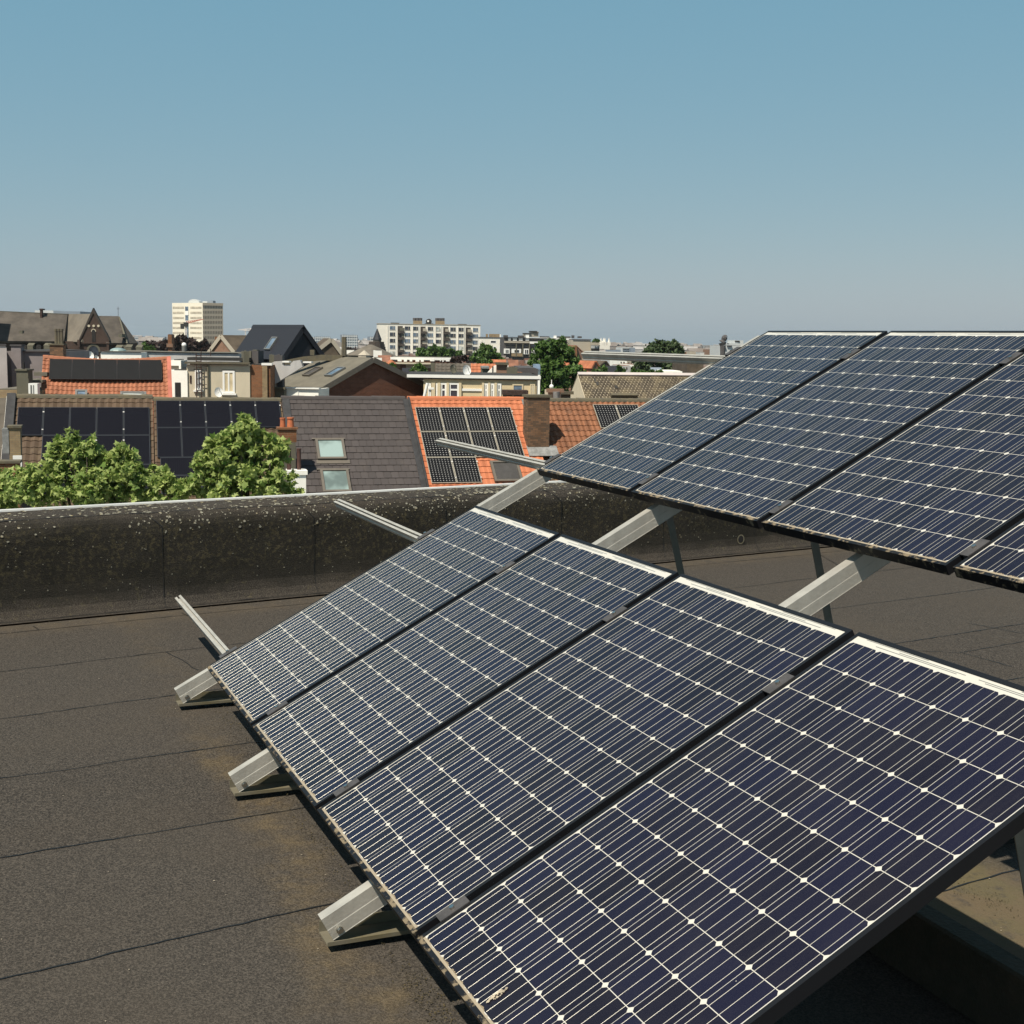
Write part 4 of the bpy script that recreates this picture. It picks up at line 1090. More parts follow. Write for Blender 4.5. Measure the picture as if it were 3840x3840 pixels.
for a, b in ((1154, 1190), (1216, 1246), (1310, 1334), (1438, 1462), (1740, 1760), (1806, 1828), (1676, 1696)):
    mb = MB(); fr.bpx(mb, C(a, 925), C(b, 1130), .003, .12); mb.build('pilaster', 'cream', t)
mb = MB(); fr.bpx(mb, C(1464, 985), C(1676, 1012), .003, .06); fr.bpx(mb, C(1122, 972), C(1180, 995), .053, .13); mb.build('band', 'white', t)
window(t, fr, D_(335, 800), D_(445, 1000), 'cream', 'glass_blue', .08, 0); window(t, fr, D_(518, 795), D_(566, 1000), 'cream', 'glass_pale', .08, 1)
mb = MB(); fr.bpx(mb, D_(222, 856), D_(482, 906), .1, 1.6); cn = mb.build('canopy', 'ladder', t)
mb = MB(); fr.bpx(mb, D_(462, 900), D_(490, 1010), 1.3, 1.6); fr.bpx(mb, D_(228, 906), D_(322, 1010), 1.2, 1.5); mb.build('post', 'r_stone', t)
pb = MB(); pb.tube(at(C(1112, 930), 78.5), at(C(1072, 1100), 78.5), .09, 8); pb.build('slanted_pipe', 'white', t)
# things seen over its roof
def slope_roof(name, label, tl, tr, bl, D, pitch, rm, ang=3, wm='r_white', cat='house', tiles=None):
    O = at(tl, D); fr = Fr(O, ang, pitch); W, _ = fr.xz(tr); _, zb = fr.xz(bl); L = -zb
    t = thing(name, label, cat, V3((O.x, O.y, GZ)))
    th = math.radians(pitch); hd = L * math.cos(th); dz = L * math.sin(th); P = lambda q, z: O + fr.h * q + Z * z
    mb = MB(); mb.prism([P(hd - .2, GZ - O.z), P(hd - .2, -dz), P(0, -.25), P(-hd + .2, -dz), P(-hd + .2, GZ - O.z)], fr.ex * W, [(hd, GZ - O.z), (hd, -dz), (0, -.25), (-hd, -dz), (-hd, GZ - O.z)]); mb.build('wall', wm, t)
    rb = MB()
    if tiles: tiles_on(rb, fr, W, L, *tiles)
    else: rb.prism([P(0, 0), P(hd, -dz), P(hd, -dz - .12), P(0, -.15)], fr.ex * W)
    rb.prism([P(0, 0), P(-hd, -dz), P(-hd, -dz - .12), P(0, -.15)], fr.ex * W)
    rf = rb.build('roof', rm, t); return t, fr, rf
t, fr, rf = slope_roof('tiled_house', 'house with dark grey-brown tiled roof behind the yellow house', C(1195, 722), C(1560, 732), C(1150, 850), 92, 32, 'roof_greytile', tiles=(.3, .36, .02, .03))
chim(rf, C(1148, 708), C(1190, 850), 90, 'r_stone', .6, 3, None, below=1)
dish('dark green satellite dish on the dark grey-brown roof', C(1377, 782), 84, .24, 'r_stone')
dish('large white satellite dish left of the orange dormer roof', C(1514, 800), 83, .29, 'white')
t, fr, rf = slope_roof('tiled_house', 'house with orange roof and small grey dormer behind the yellow house', C(1560, 726), C(1818, 732), C(1540, 850), 94, 38, 'roof_orange', tiles=(.3, .36, .02, .03))
mb = MB(); O = at(C(1676, 762), 91); fr = Fr(O, 3); fr.bpx(mb, C(1676, 775), C(1745, 845), -3, 0); d_ = mb.build('dormer', 'r_stone', rf); mb = MB(); fr.bpx(mb, C(1672, 758), C(1752, 778), -3, .15); mb.build('dormer_roof', 'zinc', d_)
O = at(C(1690, 860), 89); fr = Fr(O, 3); t = thing('gable_wall', 'white triangular gable wall right of the orange dormer roof', 'wall', ground_of(fr, O))
mb = MB(); poly = [fr.w(*fr.xz(p)) for p in (C(1685, 872), C(1828, 872), C(1826, 745), C(1800, 752))]; mb.prism(poly, -fr.n * .4, [(0, 0)] * 4); mb.build('wall', 'r_white', t)
pb = MB(); pb.tube(at(C(1789, 755), 88.8), at(C(1789, 872), 88.8), .05, 6); pb.build('downpipe', 'lead', t)
t, fr = block('brick_stack', 'broad orange-brown brick stack behind the yellow house eaves', 'chimney', D_(175, 585), D_(280, 722), 88, 'b_pink', 'coping', 1.2, 3, .1, None, 'coping')
t, fr = block('rough_wall', 'rough weathered wall stub right of the broad brick stack', 'wall', D_(281, 628), D_(388, 722), 87, 'r_stone', 'coping', .6, 3)
t, fr, rf = slope_roof('tiled_house', 'house with faded red hipped roof behind the broad brick stack', D_(290, 550), D_(395, 550), D_(280, 660), 120, 30, 'roof_red')
t, fr, rf = slope_roof('tiled_house', 'house with orange roof left of the broad brick stack', D_(20, 590), D_(170, 592), D_(0, 640), 105, 30, 'roof_orange')
t, fr, rf = slope_roof('tiled_house', 'house with thin strip of orange roof below the leafy hedge tree', D_(110, 546), D_(270, 548), D_(110, 572), 140, 30, 'roof_orange')
t, fr = block('modern_house', 'dark grey flat-roofed house with two small windows left of the tall green tree', 'house', D_(388, 640), D_(600, 740), 95, 'r_dgrey', 'r_dgrey', 8, 3)
window(t, fr, D_(440, 680), D_(466, 716), 'r_dgrey', 'glass', .06); window(t, fr, D_(528, 680), D_(564, 716), 'r_dgrey', 'glass', .06)
t, fr = block('brick_annexe', 'tiny orange brick annexe in front of the dark grey house', 'house', D_(390, 680), D_(438, 730), 93, 'b_orange', 'r_dgrey', 2, 3)
t, fr, rf = slope_roof('glazed_roof_house', 'house with blue glazed roof peeping out left of the tall green tree', D_(548, 592), D_(622, 594), D_(515, 640), 112, 35, 'glass_blue')

# old roof with lichen at the right, its left gable and white ridge
O = at(D_(1008, 694), 70); fr = Fr(O, 14, 40); W, _ = fr.xz(D_(2300, 705)); L = -fr.xz(D_(1060, 975))[1] + .8
t = thing('old_house', 'old house with blotchy brown roof, white ridge line and missing slates', 'house', V3((O.x, O.y, GZ)))
th = math.radians(40); hd = L * math.cos(th); dz = L * math.sin(th); P = lambda q, z: O + fr.h * q + Z * z
mb = MB(); mb.prism([P(hd, GZ - O.z), P(hd, -dz), P(0, -.02), P(-hd, -dz), P(-hd, GZ - O.z)], fr.ex * W); mb.build('wall', 'r_cream', t)
rb = MB(); tiles_on(rb, Fr(O + fr.n * .02, 14, 40), W, L, .19, .17, 0, .012); rb.prism([P(0, 0), P(-hd, -dz), P(-hd, -dz - .12), P(0, -.15)], fr.ex * W); rf = rb.build('roof', tilemat('blotchy_old_slates', (.066, .053, .038), .22, (.135, .108, .068), .9, (.44, .60)), t)
mb = MB(); fr.box(mb, 0, W, -.16, .03, .03, .10); mb.build('ridge_cap', 'r_pale', rf)
mb = MB(); x, z = fr.xz(D_(1170, 740)); 
for p, q in ((D_(1172, 740), D_(1200, 790)), (D_(1196, 785), D_(1232, 820)), (D_(1390, 822), D_(1426, 850)), (D_(1345, 902), D_(1482, 925))): fr.bpx(mb, p, q, .01, .05)
mb.build('slate_patch', 'roof_dark', rf)
mb = MB(); fr.bpx(mb, D_(1345, 926), D_(1625, 950), .02, .22); mb.build('skylight_frame', 'coping', rf)
t, fr = block('chimney_stack', 'stubby cement chimney with ball finial and metal cowl behind the terracotta roof', 'chimney', D_(708, 862), D_(838, 975), 61, 'r_cream', 'r_stone', .7, 12, .10, None, 'b_pink')
pb = MB(); pb.tube(at(D_(790, 880), 60.6), at(D_(790, 975), 60.6), .16, 12, .12); pb.build('cowl', 'zinc', t)
pb = MB(); pb.tube(at(D_(740, 862), 61.3), at(D_(740, 838), 61.3), .07, 8, .03)
cc = at(D_(740, 826), 61.3)
for i in range(8):
    for j in range(5):
        pb.face([cc + (R * math.cos(a) * math.cos(b) + F * math.sin(a) * math.cos(b) + Z * math.sin(b)) * .10 for a, b in ((i * .785, -1.57 + j * .628), ((i + 1) * .785, -1.57 + j * .628), ((i + 1) * .785, -1.57 + (j + 1) * .628), (i * .785, -1.57 + (j + 1) * .628))])
pb.tube(cc, cc + Z * .3, .02, 6); pb.build('finial', 'white', t)
t, fr = block('chimney_stack', 'low broken balustrade-like chimney top left of the blotchy old roof', 'chimney', D_(840, 888), D_(938, 975), 62, 'r_stone', 'coping', .6, 12, .08, None, 'coping')

# --- church on the left -------------------------------------------
Dc = 220.0
O = at(A(965, 200), Dc); fr = Fr(O, 8)
ch = thing('church', 'large brick church with weathered slate roofs, pointed transept gable and small cross', 'church', ground_of(fr, O))
def X(p, f=None): return (f or fr).xz(p)
gz = GZ - O.z
xa, za = X(A(828, 485)); xb, zb = X(A(1128, 490))
poly = [fr.w(xa, gz), fr.w(xb, gz), fr.w(xb, zb), fr.w(0, 0), fr.w(xa, za)]
mb = MB(); mb.prism(poly, -fr.n * 1.0, [(xa, gz), (xb, gz), (xb, zb), (0, 0), (xa, za)]); gw = mb.build('gable_wall', 'b_church', ch)
mb = MB(); mb.prism([fr.w(xa - .2, za, .15), fr.w(xa + .02, za, .15), fr.w(.0, -.05, .15), fr.w(0, .75, .15)], -fr.n * 1.3); mb.prism([fr.w(xb + .2, zb, .15), fr.w(0, .75, .15), fr.w(0, -.05, .15), fr.w(xb - .02, zb, .15)], -fr.n * 1.3)
mb.build('gable_coping', mat('dark_stone', (.05, .040, .034), .9), gw)
def arch(par, p, q, m, name, y=.06, surround=None):
    x0, z1 = fr.xz(p); x1, z0 = fr.xz(q); xc = (x0 + x1) / 2; w = (x1 - x0) / 2
    pts = [(x0, z0), (x1, z0)] + [(xc + w * math.cos(a), z1 - w * 1.2 + w * 1.2 * math.sin(a)) for a in [math.pi * i / 10 for i in range(11)]]
    mb = MB(); mb.prism([fr.w(x, z, y) for x, z in pts], -fr.n * .3); o = mb.build(name, m, par)
    if surround:
        mb = MB()
        arc = [(xc + k * w * math.cos(a), z1 - w * 1.2 + k * w * 1.2 * math.sin(a)) for k in (1.03, 1.4) for a in [math.pi * i / 10 for i in range(11)]]
        for i in range(10): mb.prism([fr.w(*arc[i], y + .05), fr.w(*arc[i + 1], y + .05), fr.w(*arc[12 + i], y + .05), fr.w(*arc[11 + i], y + .05)], -fr.n * .3)
        mb.build('surround', surround, o)
arch(gw, A(950, 375), A(990, 500), 'dark', 'window', surround='r_cream'); arch(gw, A(915, 545), A(1022, 640), 'glass', 'window', surround='r_stone')
for a in (920, 970, 1019):
    mb = MB(); x, z = X(A(a, 337)); mb.tube(fr.w(x, z, .12), fr.w(x, z, -.2), .2, 10); mb.build('roundel', 'r_cream', gw)
mb = MB(); fr.bpx(mb, A(820, 508), A(1135, 522), .003, .25); fr.bpx(mb, A(1108, 530), A(1135, 640), .003, .6); fr.bpx(mb, A(805, 480), A(832, 560), .003, .6); mb.build('string_course', 'b_church', gw)
def rq(par, ps, m, name, th=.4, dD=None):
    pts = [at(p, d) for p, d in ps]; n_ = (pts[1] - pts[0]).cross(pts[2] - pts[0]).normalized()
    if n_.z < 0: n_ = -n_
    mb = MB(); mb.prism(pts, -n_ * th); return mb.build(name, m, par)
rq(ch, ((A(-400, 165), Dc + 6), (A(700, 214), Dc + 8), (A(660, 497), Dc), (A(-400, 490), Dc - 2)), 'roof_church', 'nave_roof')
rq(ch, ((A(680, 214), Dc + 9), (A(952, 212), Dc + 3), (A(845, 500), Dc - .6), (A(640, 502), Dc + 2.5)), 'roof_church2', 'transept_roof')
rq(ch, ((A(985, 232), Dc + 7), (A(1222, 236), Dc + 9), (A(1305, 515), Dc + 2), (A(1100, 512), Dc)), 'roof_church', 'choir_roof')
rq(ch, ((A(1222, 236), Dc + 9), (A(1230, 238), Dc + 9), (A(1425, 515), Dc + 8), (A(1303, 516), Dc + 2)), 'roof_church', 'apse_roof')
mb = MB(); mb.prism([at(A(1226, 240), Dc + 8.6), at(A(1236, 240), Dc + 8.6), at(A(1322, 515), Dc + 1.4), at(A(1304, 515), Dc + 1.4)], F * .3); mb.build('hip_flashing', 'r_stone', ch)
# walls below the eaves
def wl(ps, m, name):
    mb = MB()
    for (p, d), (q, e) in zip(ps, ps[1:]):
        a = at(p, d); b = at(q, e); mb.face([V3((a.x, a.y, GZ)), V3((b.x, b.y, GZ)), b, a], [(0, GZ), ((b - a).length, GZ), ((b - a).length, b.z), (0, a.z)])
    return mb.build(name, m, ch)
wl(((A(-400, 488), Dc - 1), (A(830, 497), Dc + .9)), 'b_church', 'nave_wall'); wl(((A(1100, 510), Dc + .6), (A(1303, 514), Dc + 2.6), (A(1425, 513), Dc + 8.6)), 'b_church', 'choir_wall')
for (a, b) in ((250, 60), (400, 60)):
    mb = MB(); O2 = at(A(a, 530), Dc - .8); f2_ = Fr(O2, 0); old = fr; fr = f2_; arch(ch, A(a - 30, 530), A(a + 30, 640), 'dark', 'window', .1); fr = old
O2 = at(A(1265, 540), Dc + 1.2); old = fr; fr = Fr(O2, 0); arch(ch, A(1240, 545), A(1285, 640), 'dark', 'window', .1); arch(ch, A(1370, 550), A(1410, 640), 'dark', 'window', -2); fr = old
for (a, b) in ((310, 540), (482, 540), (1225, 560), (1328, 555), (1435, 560)):
    O2 = at(A(a, b), Dc - 1.6); f_ = Fr(O2, 0); mb = MB(); f_.box(mb, -.45, .45, GZ - O2.z, 0, -1.0, 0); mb.prism([f_.w(-.5, .003), f_.w(.5, .003), f_.w(.5, .4, -1.0), f_.w(-.5, .4, -1.0)], -Z * .1); mb.build('buttress', 'r_stone', ch)
pb = MB(); a = at(A(1224, 236), Dc + 9); pb.tube(a, a + Z * 1.55, .035, 6); pb.tube(a + Z * 1.2 - R * .22, a + Z * 1.2 + R * .22, .03, 6); pb.build('roof_cross', 'ladder', ch)
for p, q, d in ((A(412, 160), A(440, 205), Dc + 6),):
    O2 = at(p, d); f_ = Fr(O2, 0); x1, z0 = f_.xz(q); mb = MB(); f_.box(mb, 0, x1 * .8, z0 - 1.5, 0, -.6, 0); f_.box(mb, -.06, x1 + .06, -.2, .04, -1.1, .06); mb.build('ridge_turret', 'ladder', ch)
for (a, b) in ((215, 400), (1245, 435)):
    d = Dc + 1; O2 = at(A(a, b - 18), d); f_ = Fr(O2, 0); mb = MB(); f_.bpx(mb, A(a - 18, b - 15), A(a + 18, b + 20), -2, 0); f_.box(mb, -.3, .9, -4.5, -1.8, -2, -.2); mb.build('roof_dormer', 'r_stone', ch)
mb = MB(); mb.prism([at(A(-400, 165), Dc + 5.8), at(A(700, 212), Dc + 7.8), at(A(700, 217), Dc + 7.8), at(A(-400, 172), Dc + 5.8)], F * .5); mb.build('ridge_cap', 'r_stone', ch)
# unseen steeple added outside the left edge so that its shadow falls on the nave
O2 = CAM + F * (Dc - 8) + R * (-85.3); O2.z = 0; f_ = Fr(O2, 0)
mb = MB(); f_.box(mb, -9, 0, GZ, 12.2, -6, 0); st = mb.build('tower_wall', 'b_church', ch)
mb = MB(); base = [f_.w(x, 12.25, y) for x, y in ((-9.3, .3), (.3, .3), (.3, -6.3), (-9.3, -6.3))]; tip = f_.w(-4.5, 14, -3)
for i in range(4): mb.face([base[i], base[(i + 1) % 4], tip])
mb.build('spire', 'roof_church', st)
# --- third row -----------------------------------------------------
t, fr, rf = gable('slate_house', 'steep blue-black slate house with a slate-hung gable and one roof window', 'house', B(1475, 370), B(1262, 690), B(1668, 640), 96, 38, 7.2, 'slate', 'slate', .1, 'slate', thick=.16)
xl, zl = fr.xz(B(1262, 690)); d = (fr.ex * xl + fr.ez * zl); rp_ = PlaneFr(fr.O + (fr.ez * abs(xl) + fr.ex * zl).normalized() * .17, -fr.n, d)
roofwin2((B(1115, 545), B(1165, 548), B(1195, 502), B(1145, 500)), 'glass_blue', 'grey')
mb = MB(); mb.prism([fr.w(0, .16, .2), fr.w(-.16, .08, .2), fr.w(0, .30, .2), fr.w(.16, .08, .2)], -fr.n * 7.6); mb.build('ridge_cap', 'slate', rf)
t, fr, rf = gable('brown_house', 'house with pale-edged orange brick gable and old brown roof right of the tower', 'house', B(640, 448), B(515, 615), B(770, 612), 128, -36, 10, 'b_pink', 'roof_brown', .1, 'r_beige', thick=.2)
chim(t, B(566, 440), B(625, 520), 129, 'b_orange', .9, 0, None, below=3)
t2, fr2, rf2 = slope_roof('brown_house', 'long old brown roof with a pale roof window left of the slate house', B(645, 450), B(1060, 462), B(700, 640), 134, 35, 'roof_brown', 8)
roofwin(rf2, fr2, B(835, 484), B(892, 484), B(840, 514), 'glass_pale', 'r_beige', False)
t, fr, rf = gable('brown_house', 'house with old brown roof and pale verge right of the slate gable', 'house', B(1772, 482), B(1560, 650), B(1895, 650), 125, 12, 8, 'roof_brown', 'roof_brown', .1, 'r_beige')
t, fr = block('brick_chimney', 'slim red brick chimney left of the tower block', 'chimney', A(1736, 425), A(1776, 540), 240, 'b_orange', 'r_dgrey', 3, 5)
mb = MB(); fr.box(mb, -.2, fr.xz(A(1776, 425))[0] + .2, -2.2, -1.6, .003, .25); mb.build('collar', 'b_pink', t)
t = thing('street_globe', 'small white globe lamp on a post in front of the copper tree', 'lamp', at(B(248, 600), 96))
pb = MB(); a = at(B(250, 600), 96); b = at(B(249, 545), 96); pb.tube(a - Z * 1.5, b, .16, 8); pb.build('post', 'grey', t)
pb = MB(); cc = at(B(249, 534), 96)
for i in range(10):
    for j in range(6):
        pb.face([cc + (R * math.cos(a_) * math.cos(b_) + F * math.sin(a_) * math.cos(b_) + Z * math.sin(b_)) * .17 for a_, b_ in ((i * .6283, -1.57 + j * .5236), ((i + 1) * .6283, -1.57 + j * .5236), ((i + 1) * .6283, -1.57 + (j + 1) * .5236), (i * .6283, -1.57 + (j + 1) * .5236))])
pb.build('globe', 'white', t)

# --- tower block ----------------------------------------------------
Dt = 880.0
Pc = at(B(440, 98), Dt); Pl = at(B(125, 101), Dt + 17); Pr = at(B(650, 106), Dt + 8.5)
ztop = Pc.z; Pl.z = Pr.z = ztop
t = thing('tower_block', 'tall cream office tower with banded left face and gridded brown right face', 'tower block', V3((Pc.x, Pc.y, GZ)))
foot = [Pl, Pc, Pr, Pr + (Pl - Pc)]
mb = MB(); mb.prism([V3((p.x, p.y, GZ)) for p in foot], Z * (ztop - GZ)); mb.build('wall', 'r_tower', t)
def face(P0, P1):
    f_ = Fr(P0, 0); e = (P1 - P0); e.z = 0; f_.ex = e.normalized(); f_.ez = Z; f_.n = f_.ex.cross(Z); 
    if f_.n.dot(F) > 0: f_.n = -f_.n
    return f_, e.length
fl, wl_ = face(Pl, Pc); fr_, wr_ = face(Pc, Pr)
mb = MB(); fr_.box(mb, 0.01, wr_ - .01, GZ - ztop + .01, -.05, .004, .12); mb.build('side_face', 'r_tower2', t)
yrow = [148, 201, 254, 306, 357, 409, 461, 513, 563]
M['twb'] = mat('tower_window_band', (.47, .415, .325), .5, 0, .25, .35)
M['tower_glass'] = mat('brown_tower_glass', (.075, .060, .048), .4, 0, .3, .3)
for k, y in enumerate(yrow):
    for a, b in ((133, 248), (314, 430)):
        mb = MB(); fl.bpx(mb, B(a, y - 11), B(b, y + 11), .003, .10); mb.build('window_band', 'twb', t)
mb = MB(); fl.bpx(mb, B(262, 137), B(299, 560), .003, .2); mb.build('glass_stair', 'glass_blue', t)
mb = MB(); fl.bpx(mb, B(264, 182), B(298, 226), .203, .3); fl.bpx(mb, B(266, 282), B(298, 312), .203, .3); mb.build('stair_panel', 'white', t)
for k in range(9):
    y = 128 + k * 52.5
    for j in range(12):
        x = 448 + j * 16.6
        mb = MB(); fr_.bpx(mb, B(x + 1, y), B(x + 7, y + 28), .123, .2); mb.build('window', 'tower_glass', t)
mb = MB(); fr_.box(mb, -.1, wr_, -1.6, .1, .13, .5); mb.build('roof_edge', 'r_tower2', t)
mb = MB(); O = at(B(350, 98), Dt + 14); f_ = Fr(O, 0); rr = 3.6
pts = [(rr * math.cos(q), 2.3 * math.sin(q)) for q in [math.pi * i / 16 for i in range(17)]]
mb.prism([f_.w(x, z) for x, z in pts], F * 9); mb.build('roof_vault', 'far_white', t)
mb = MB(); f_.bpx(mb, B(488, 74), B(548, 100), -8, 0); mb.build('plant_room', 'far_blue', t)
mb = MB(); f_.bpx(mb, B(440, 82), B(488, 100), -8, 0); mb.build('roof_drum', 'far_white', t)

def crane(label, mast, jib, D, col, W=.9, dark=False):
    base = at(mast[1], D); top = at(mast[0], D)
    t = thing('tower_crane', label, 'crane', V3((base.x, base.y, GZ)))
    pb = MB(); pb.tube(V3((top.x, top.y, GZ)), top, W, 4); pb.build('mast', 'crane_white' if dark else col, t)
    a = at(jib[0], D); b = at(jib[1], D); pb = MB()
    n = 9
    up_ = Z * W * 2.2
    pb.tube(a, b, W * .35, 4); pb.tube(top + up_, b, W * .25, 4); 
    for i in range(n):
        p = top.lerp(b, i / n); q = (top + up_).lerp(b, (i + .5) / n); pb.tube(p, q, W * .22, 4); pb.tube(q, top.lerp(b, (i + 1) / n), W * .22, 4)
    pb.build('jib', col, t)
    pb = MB(); c_ = a; f_ = Fr(c_, 0); f_.box(pb, -W, W * 1.4, -W * 3.2, W * .5, -W, W); pb.build('counterweight', 'dark' if dark else 'far_blue', t)
    pb = MB(); f_ = Fr(top, 0); f_.box(pb, -W * 1.4, W * 1.6, -W * 1.6, W * 1.6, -W, W * 1.2); pb.build('cab', 'dark' if dark else col, t)
crane('red-jibbed crane with black counterweight standing in front of the cream tower', (B(268, 322), B(285, 520)), (B(228, 322), B(450, 268)), 760, 'crane_red', .75, True)
crane('tiny far crane with red and white jib left of the dark slate house', (B(948, 382), B(948, 440)), (B(1010, 388), B(805, 378)), 1900, 'crane_white', 1.3)
crane('tiny far crane with white jib standing above a flat blue block', (B(885, 380), B(890, 440)), (B(915, 376), B(840, 378)), 2000, 'crane_white', 1.0)

# --- apartment block -------------------------------------------------
Da = 600.0
O = at(C(605, 315), Da); fr = Fr(O, 9)
t = thing('apartment_block', 'long off-white apartment block with four dark balcony columns', 'apartment block', ground_of(fr, O))
x1, _ = fr.xz(C(1660, 330))
mb = MB(); fr.box(mb, 0, x1, GZ - O.z, 0, -13, 0); mb.build('wall', 'r_apart', t)
mb = MB(); fr.box(mb, -.2, x1 + .2, .003, .22, -13.2, .2); mb.build('roof_edge', 'r_beige', t)
M['recess'] = mat('brown_balcony_recess', (.055, .044, .036), .9, 0, .4, .9)
wc = [('glass_blue', 'glass', 'glass_pale')]
for ci, cx in enumerate((750, 905, 990, 1142, 1226, 1376, 1458, 1607)):
    for k in range(6):
        y = 358 + k * 65.5 + (cx - 750) * (.0225 - k * .001)
        g = random.choice(('glass', 'glass', 'glass_blue', 'glass_pale', 'glass_blue'))
        x0, z1 = fr.xz(C(cx - 28, y - 19)); xx, z0 = fr.xz(C(cx + 28, y + 19))
        mb = MB(); fr.box(mb, x0, xx, z0, z1, .003, .06); w = mb.build('window', g, t)
        mb = MB(); fr.box(mb, x0 - .1, xx + .15, z0 - .14, z0 - .01, .003, .12); fr.box(mb, x0 + (xx - x0) * .62, x0 + (xx - x0) * .68, z0, z1, .063, .14); mb.build('sill', 'r_beige', w)
for ci, cx in enumerate((830, 1066, 1302, 1534)):
    x0, zt = fr.xz(C(cx - 26, 338 + (cx - 830) * .0225)); xx, _ = fr.xz(C(cx + 26, 340))
    mb = MB(); fr.box(mb, x0, xx, GZ - O.z, zt, .003, .05); rc = mb.build('balcony_recess', 'recess', t)
    for k in range(6):
        _, z = fr.xz(C(cx, 388 + k * 65.5 + (cx - 830) * .02))
        mb = MB(); fr.box(mb, x0 + .1, xx + .7, z - 1.1, z - .1, .053, .8); mb.build('balcony', 'recess', rc)
        mb = MB(); fr.box(mb, x0 + .8 + random.random(), x0 + 2.2 + random.random(), z + .0, z + 1.3, .06, .3); mb.build('door', random.choice(('r_beige', 'glass', 'r_stone')), rc)
for a in (700, 875, 960, 1018, 1112, 1196, 1255, 1346, 1430, 1490, 1580):
    mb = MB(); x, zt = fr.xz(C(a, 330)); fr.box(mb, x - .12, x + .12, GZ - O.z, -.6, .003, .25); mb.build('pilaster', 'r_apart', t)
for (a, b, y0, y1, m_, nm) in ((975, 1066, 282, 320, 'b_yellow', 'roof_stack'), (1208, 1300, 284, 324, 'b_yellow', 'roof_stack'), (740, 828, 302, 318, 'dark', 'roof_unit'), (1095, 1182, 310, 324, 'dark', 'roof_unit'), (1442, 1530, 316, 330, 'dark', 'roof_unit')):
    mb = MB(); fr.bpx(mb, C(a, y0), C(b, y1 + 4), -6, -4); s_ = mb.build(nm, m_, t)
    if m_ == 'b_yellow':
        mb = MB()
        for q in range(3): x, z = fr.xz(C(a + 14 + q * 31, y0)); mb.tube(fr.w(x, z, -5), fr.w(x, z + 1.2, -5), .8, 8)
        mb.build('flue', 'r_dgrey', s_)
pb = MB(); x, z = fr.xz(C(1137, 292)); pb.tube(fr.w(x, z, -4), fr.w(x, z, -6), 1.25, 14); tk = pb.build('roof_tank', 'dark', t)
pb = MB(); pb.tube(fr.w(x - .4, z + .2, -3.98), fr.w(x - .4, z + .2, -3.8), .45, 10); pb.build('dish', 'white', tk)
# small flats right of it
t, fr = block('flats', 'small off-white block of flats joined to the right of the long apartment block', 'flats', C(1645, 458), C(1902, 700), 560, 'r_apart', 'roof_dark', 12, 4)
for (a, b, c_, d) in ((1762, 485, 1826, 520), (1855, 483, 1875, 514), (1790, 548, 1826, 585), (1855, 548, 1875, 580), (1657, 485, 1664, 512), (1678, 482, 1685, 508), (1698, 482, 1705, 508)):
    window(t, fr, C(a, b), C(c_, d), 'white', 'glass', .25)
mb = MB(); fr.bpx(mb, C(1758, 420), C(1862, 458), -6, -2); fr.bpx(mb, C(1722, 420), C(1742, 458), -5, -3); mb.build('roof_stack', 'b_yellow', t)
mb = MB(); fr.bpx(mb, C(1640, 450), C(1906, 460), -12, .3); mb.build('roof_edge', 'r_dgrey', t)
mb = MB(); fr.bpx(mb, C(1862, 425), C(1876, 458), -4, -2); mb.build('roof_drum', 'white', t)

# dark balconied block
t, fr = block('balcony_block', 'dark-fronted block with white balconies and bay windows behind the tall green tree', 'apartment block', D_(246, 322), D_(940, 570), 480, 'r_dgrey', 'roof_dark', 14, 6)
for (a, b, c_, d, m_) in ((250, 355, 512, 378, 'r_beige'), (512, 360, 700, 386, 'white'), (246, 312, 470, 322, 'dark'), (470, 318, 940, 330, 'white'), (780, 330, 945, 345, 'white')):
    mb = MB(); fr.bpx(mb, D_(a, b), D_(c_, d), .003, 1.2); mb.build('balcony', m_, t)
for (a, b, c_, d) in ((246, 434, 304, 486), (325, 436, 422, 480), (444, 434, 508, 492), (532, 452, 578, 486)):
    mb = MB(); fr.bpx(mb, D_(a, b), D_(c_, d), .003, .9); bw = mb.build('bay_window', 'white', t)
    mb = MB(); w3_ = (c_ - a); fr.bpx(mb, D_(a + w3_ * .3, b + 12), D_(a + w3_ * .46, d - 8), .903, 1.0); fr.bpx(mb, D_(a + w3_ * .58, b + 12), D_(a + w3_ * .78, d - 8), .903, 1.0); mb.build('pane', 'glass', bw)
for (a, b, c_, d, m_) in ((262, 388, 312, 416, 'glass'), (320, 388, 372, 416, 'glass'), (440, 390, 500, 416, 'glass'), (525, 390, 580, 420, 'glass_blue')):
    window(t, fr, D_(a, b), D_(c_, d), 'greyfr', m_, .2)
for (a, b, c_, d) in ((470, 290, 505, 352), (338, 322, 380, 352), (290, 324, 318, 350), (400, 322, 440, 352), (762, 298, 788, 340), (660, 335, 696, 356)):
    mb = MB(); fr.bpx(mb, D_(a, b), D_(c_, d), .01, .8); mb.build('attic_bay', 'white', t)
mb = MB()
for a in (372, 440, 508): fr.bpx(mb, D_(a - 4, 380), D_(a + 4, 520), .003, 1.1)
mb.build('pier', 'r_stone', t)
mb = MB(); fr.bpx(mb, D_(325, 482), D_(440, 515), .003, 1.0); mb.build('brick_panel', 'b_yellow', t)
mb = MB(); fr.bpx(mb, D_(536, 255), D_(615, 315), -8, -3); fr.bpx(mb, D_(468, 278), D_(536, 315), -8, -3); rt = mb.build('roof_storey', 'r_beige', t)
mb = MB(); fr.bpx(mb, D_(530, 250), D_(600, 258), -8, -2.5); fr.bpx(mb, D_(560, 265), D_(618, 272), -8, -2.5); fr.bpx(mb, D_(465, 272), D_(536, 280), -8, -2.5); mb.build('roof_edge', 'dark', rt)
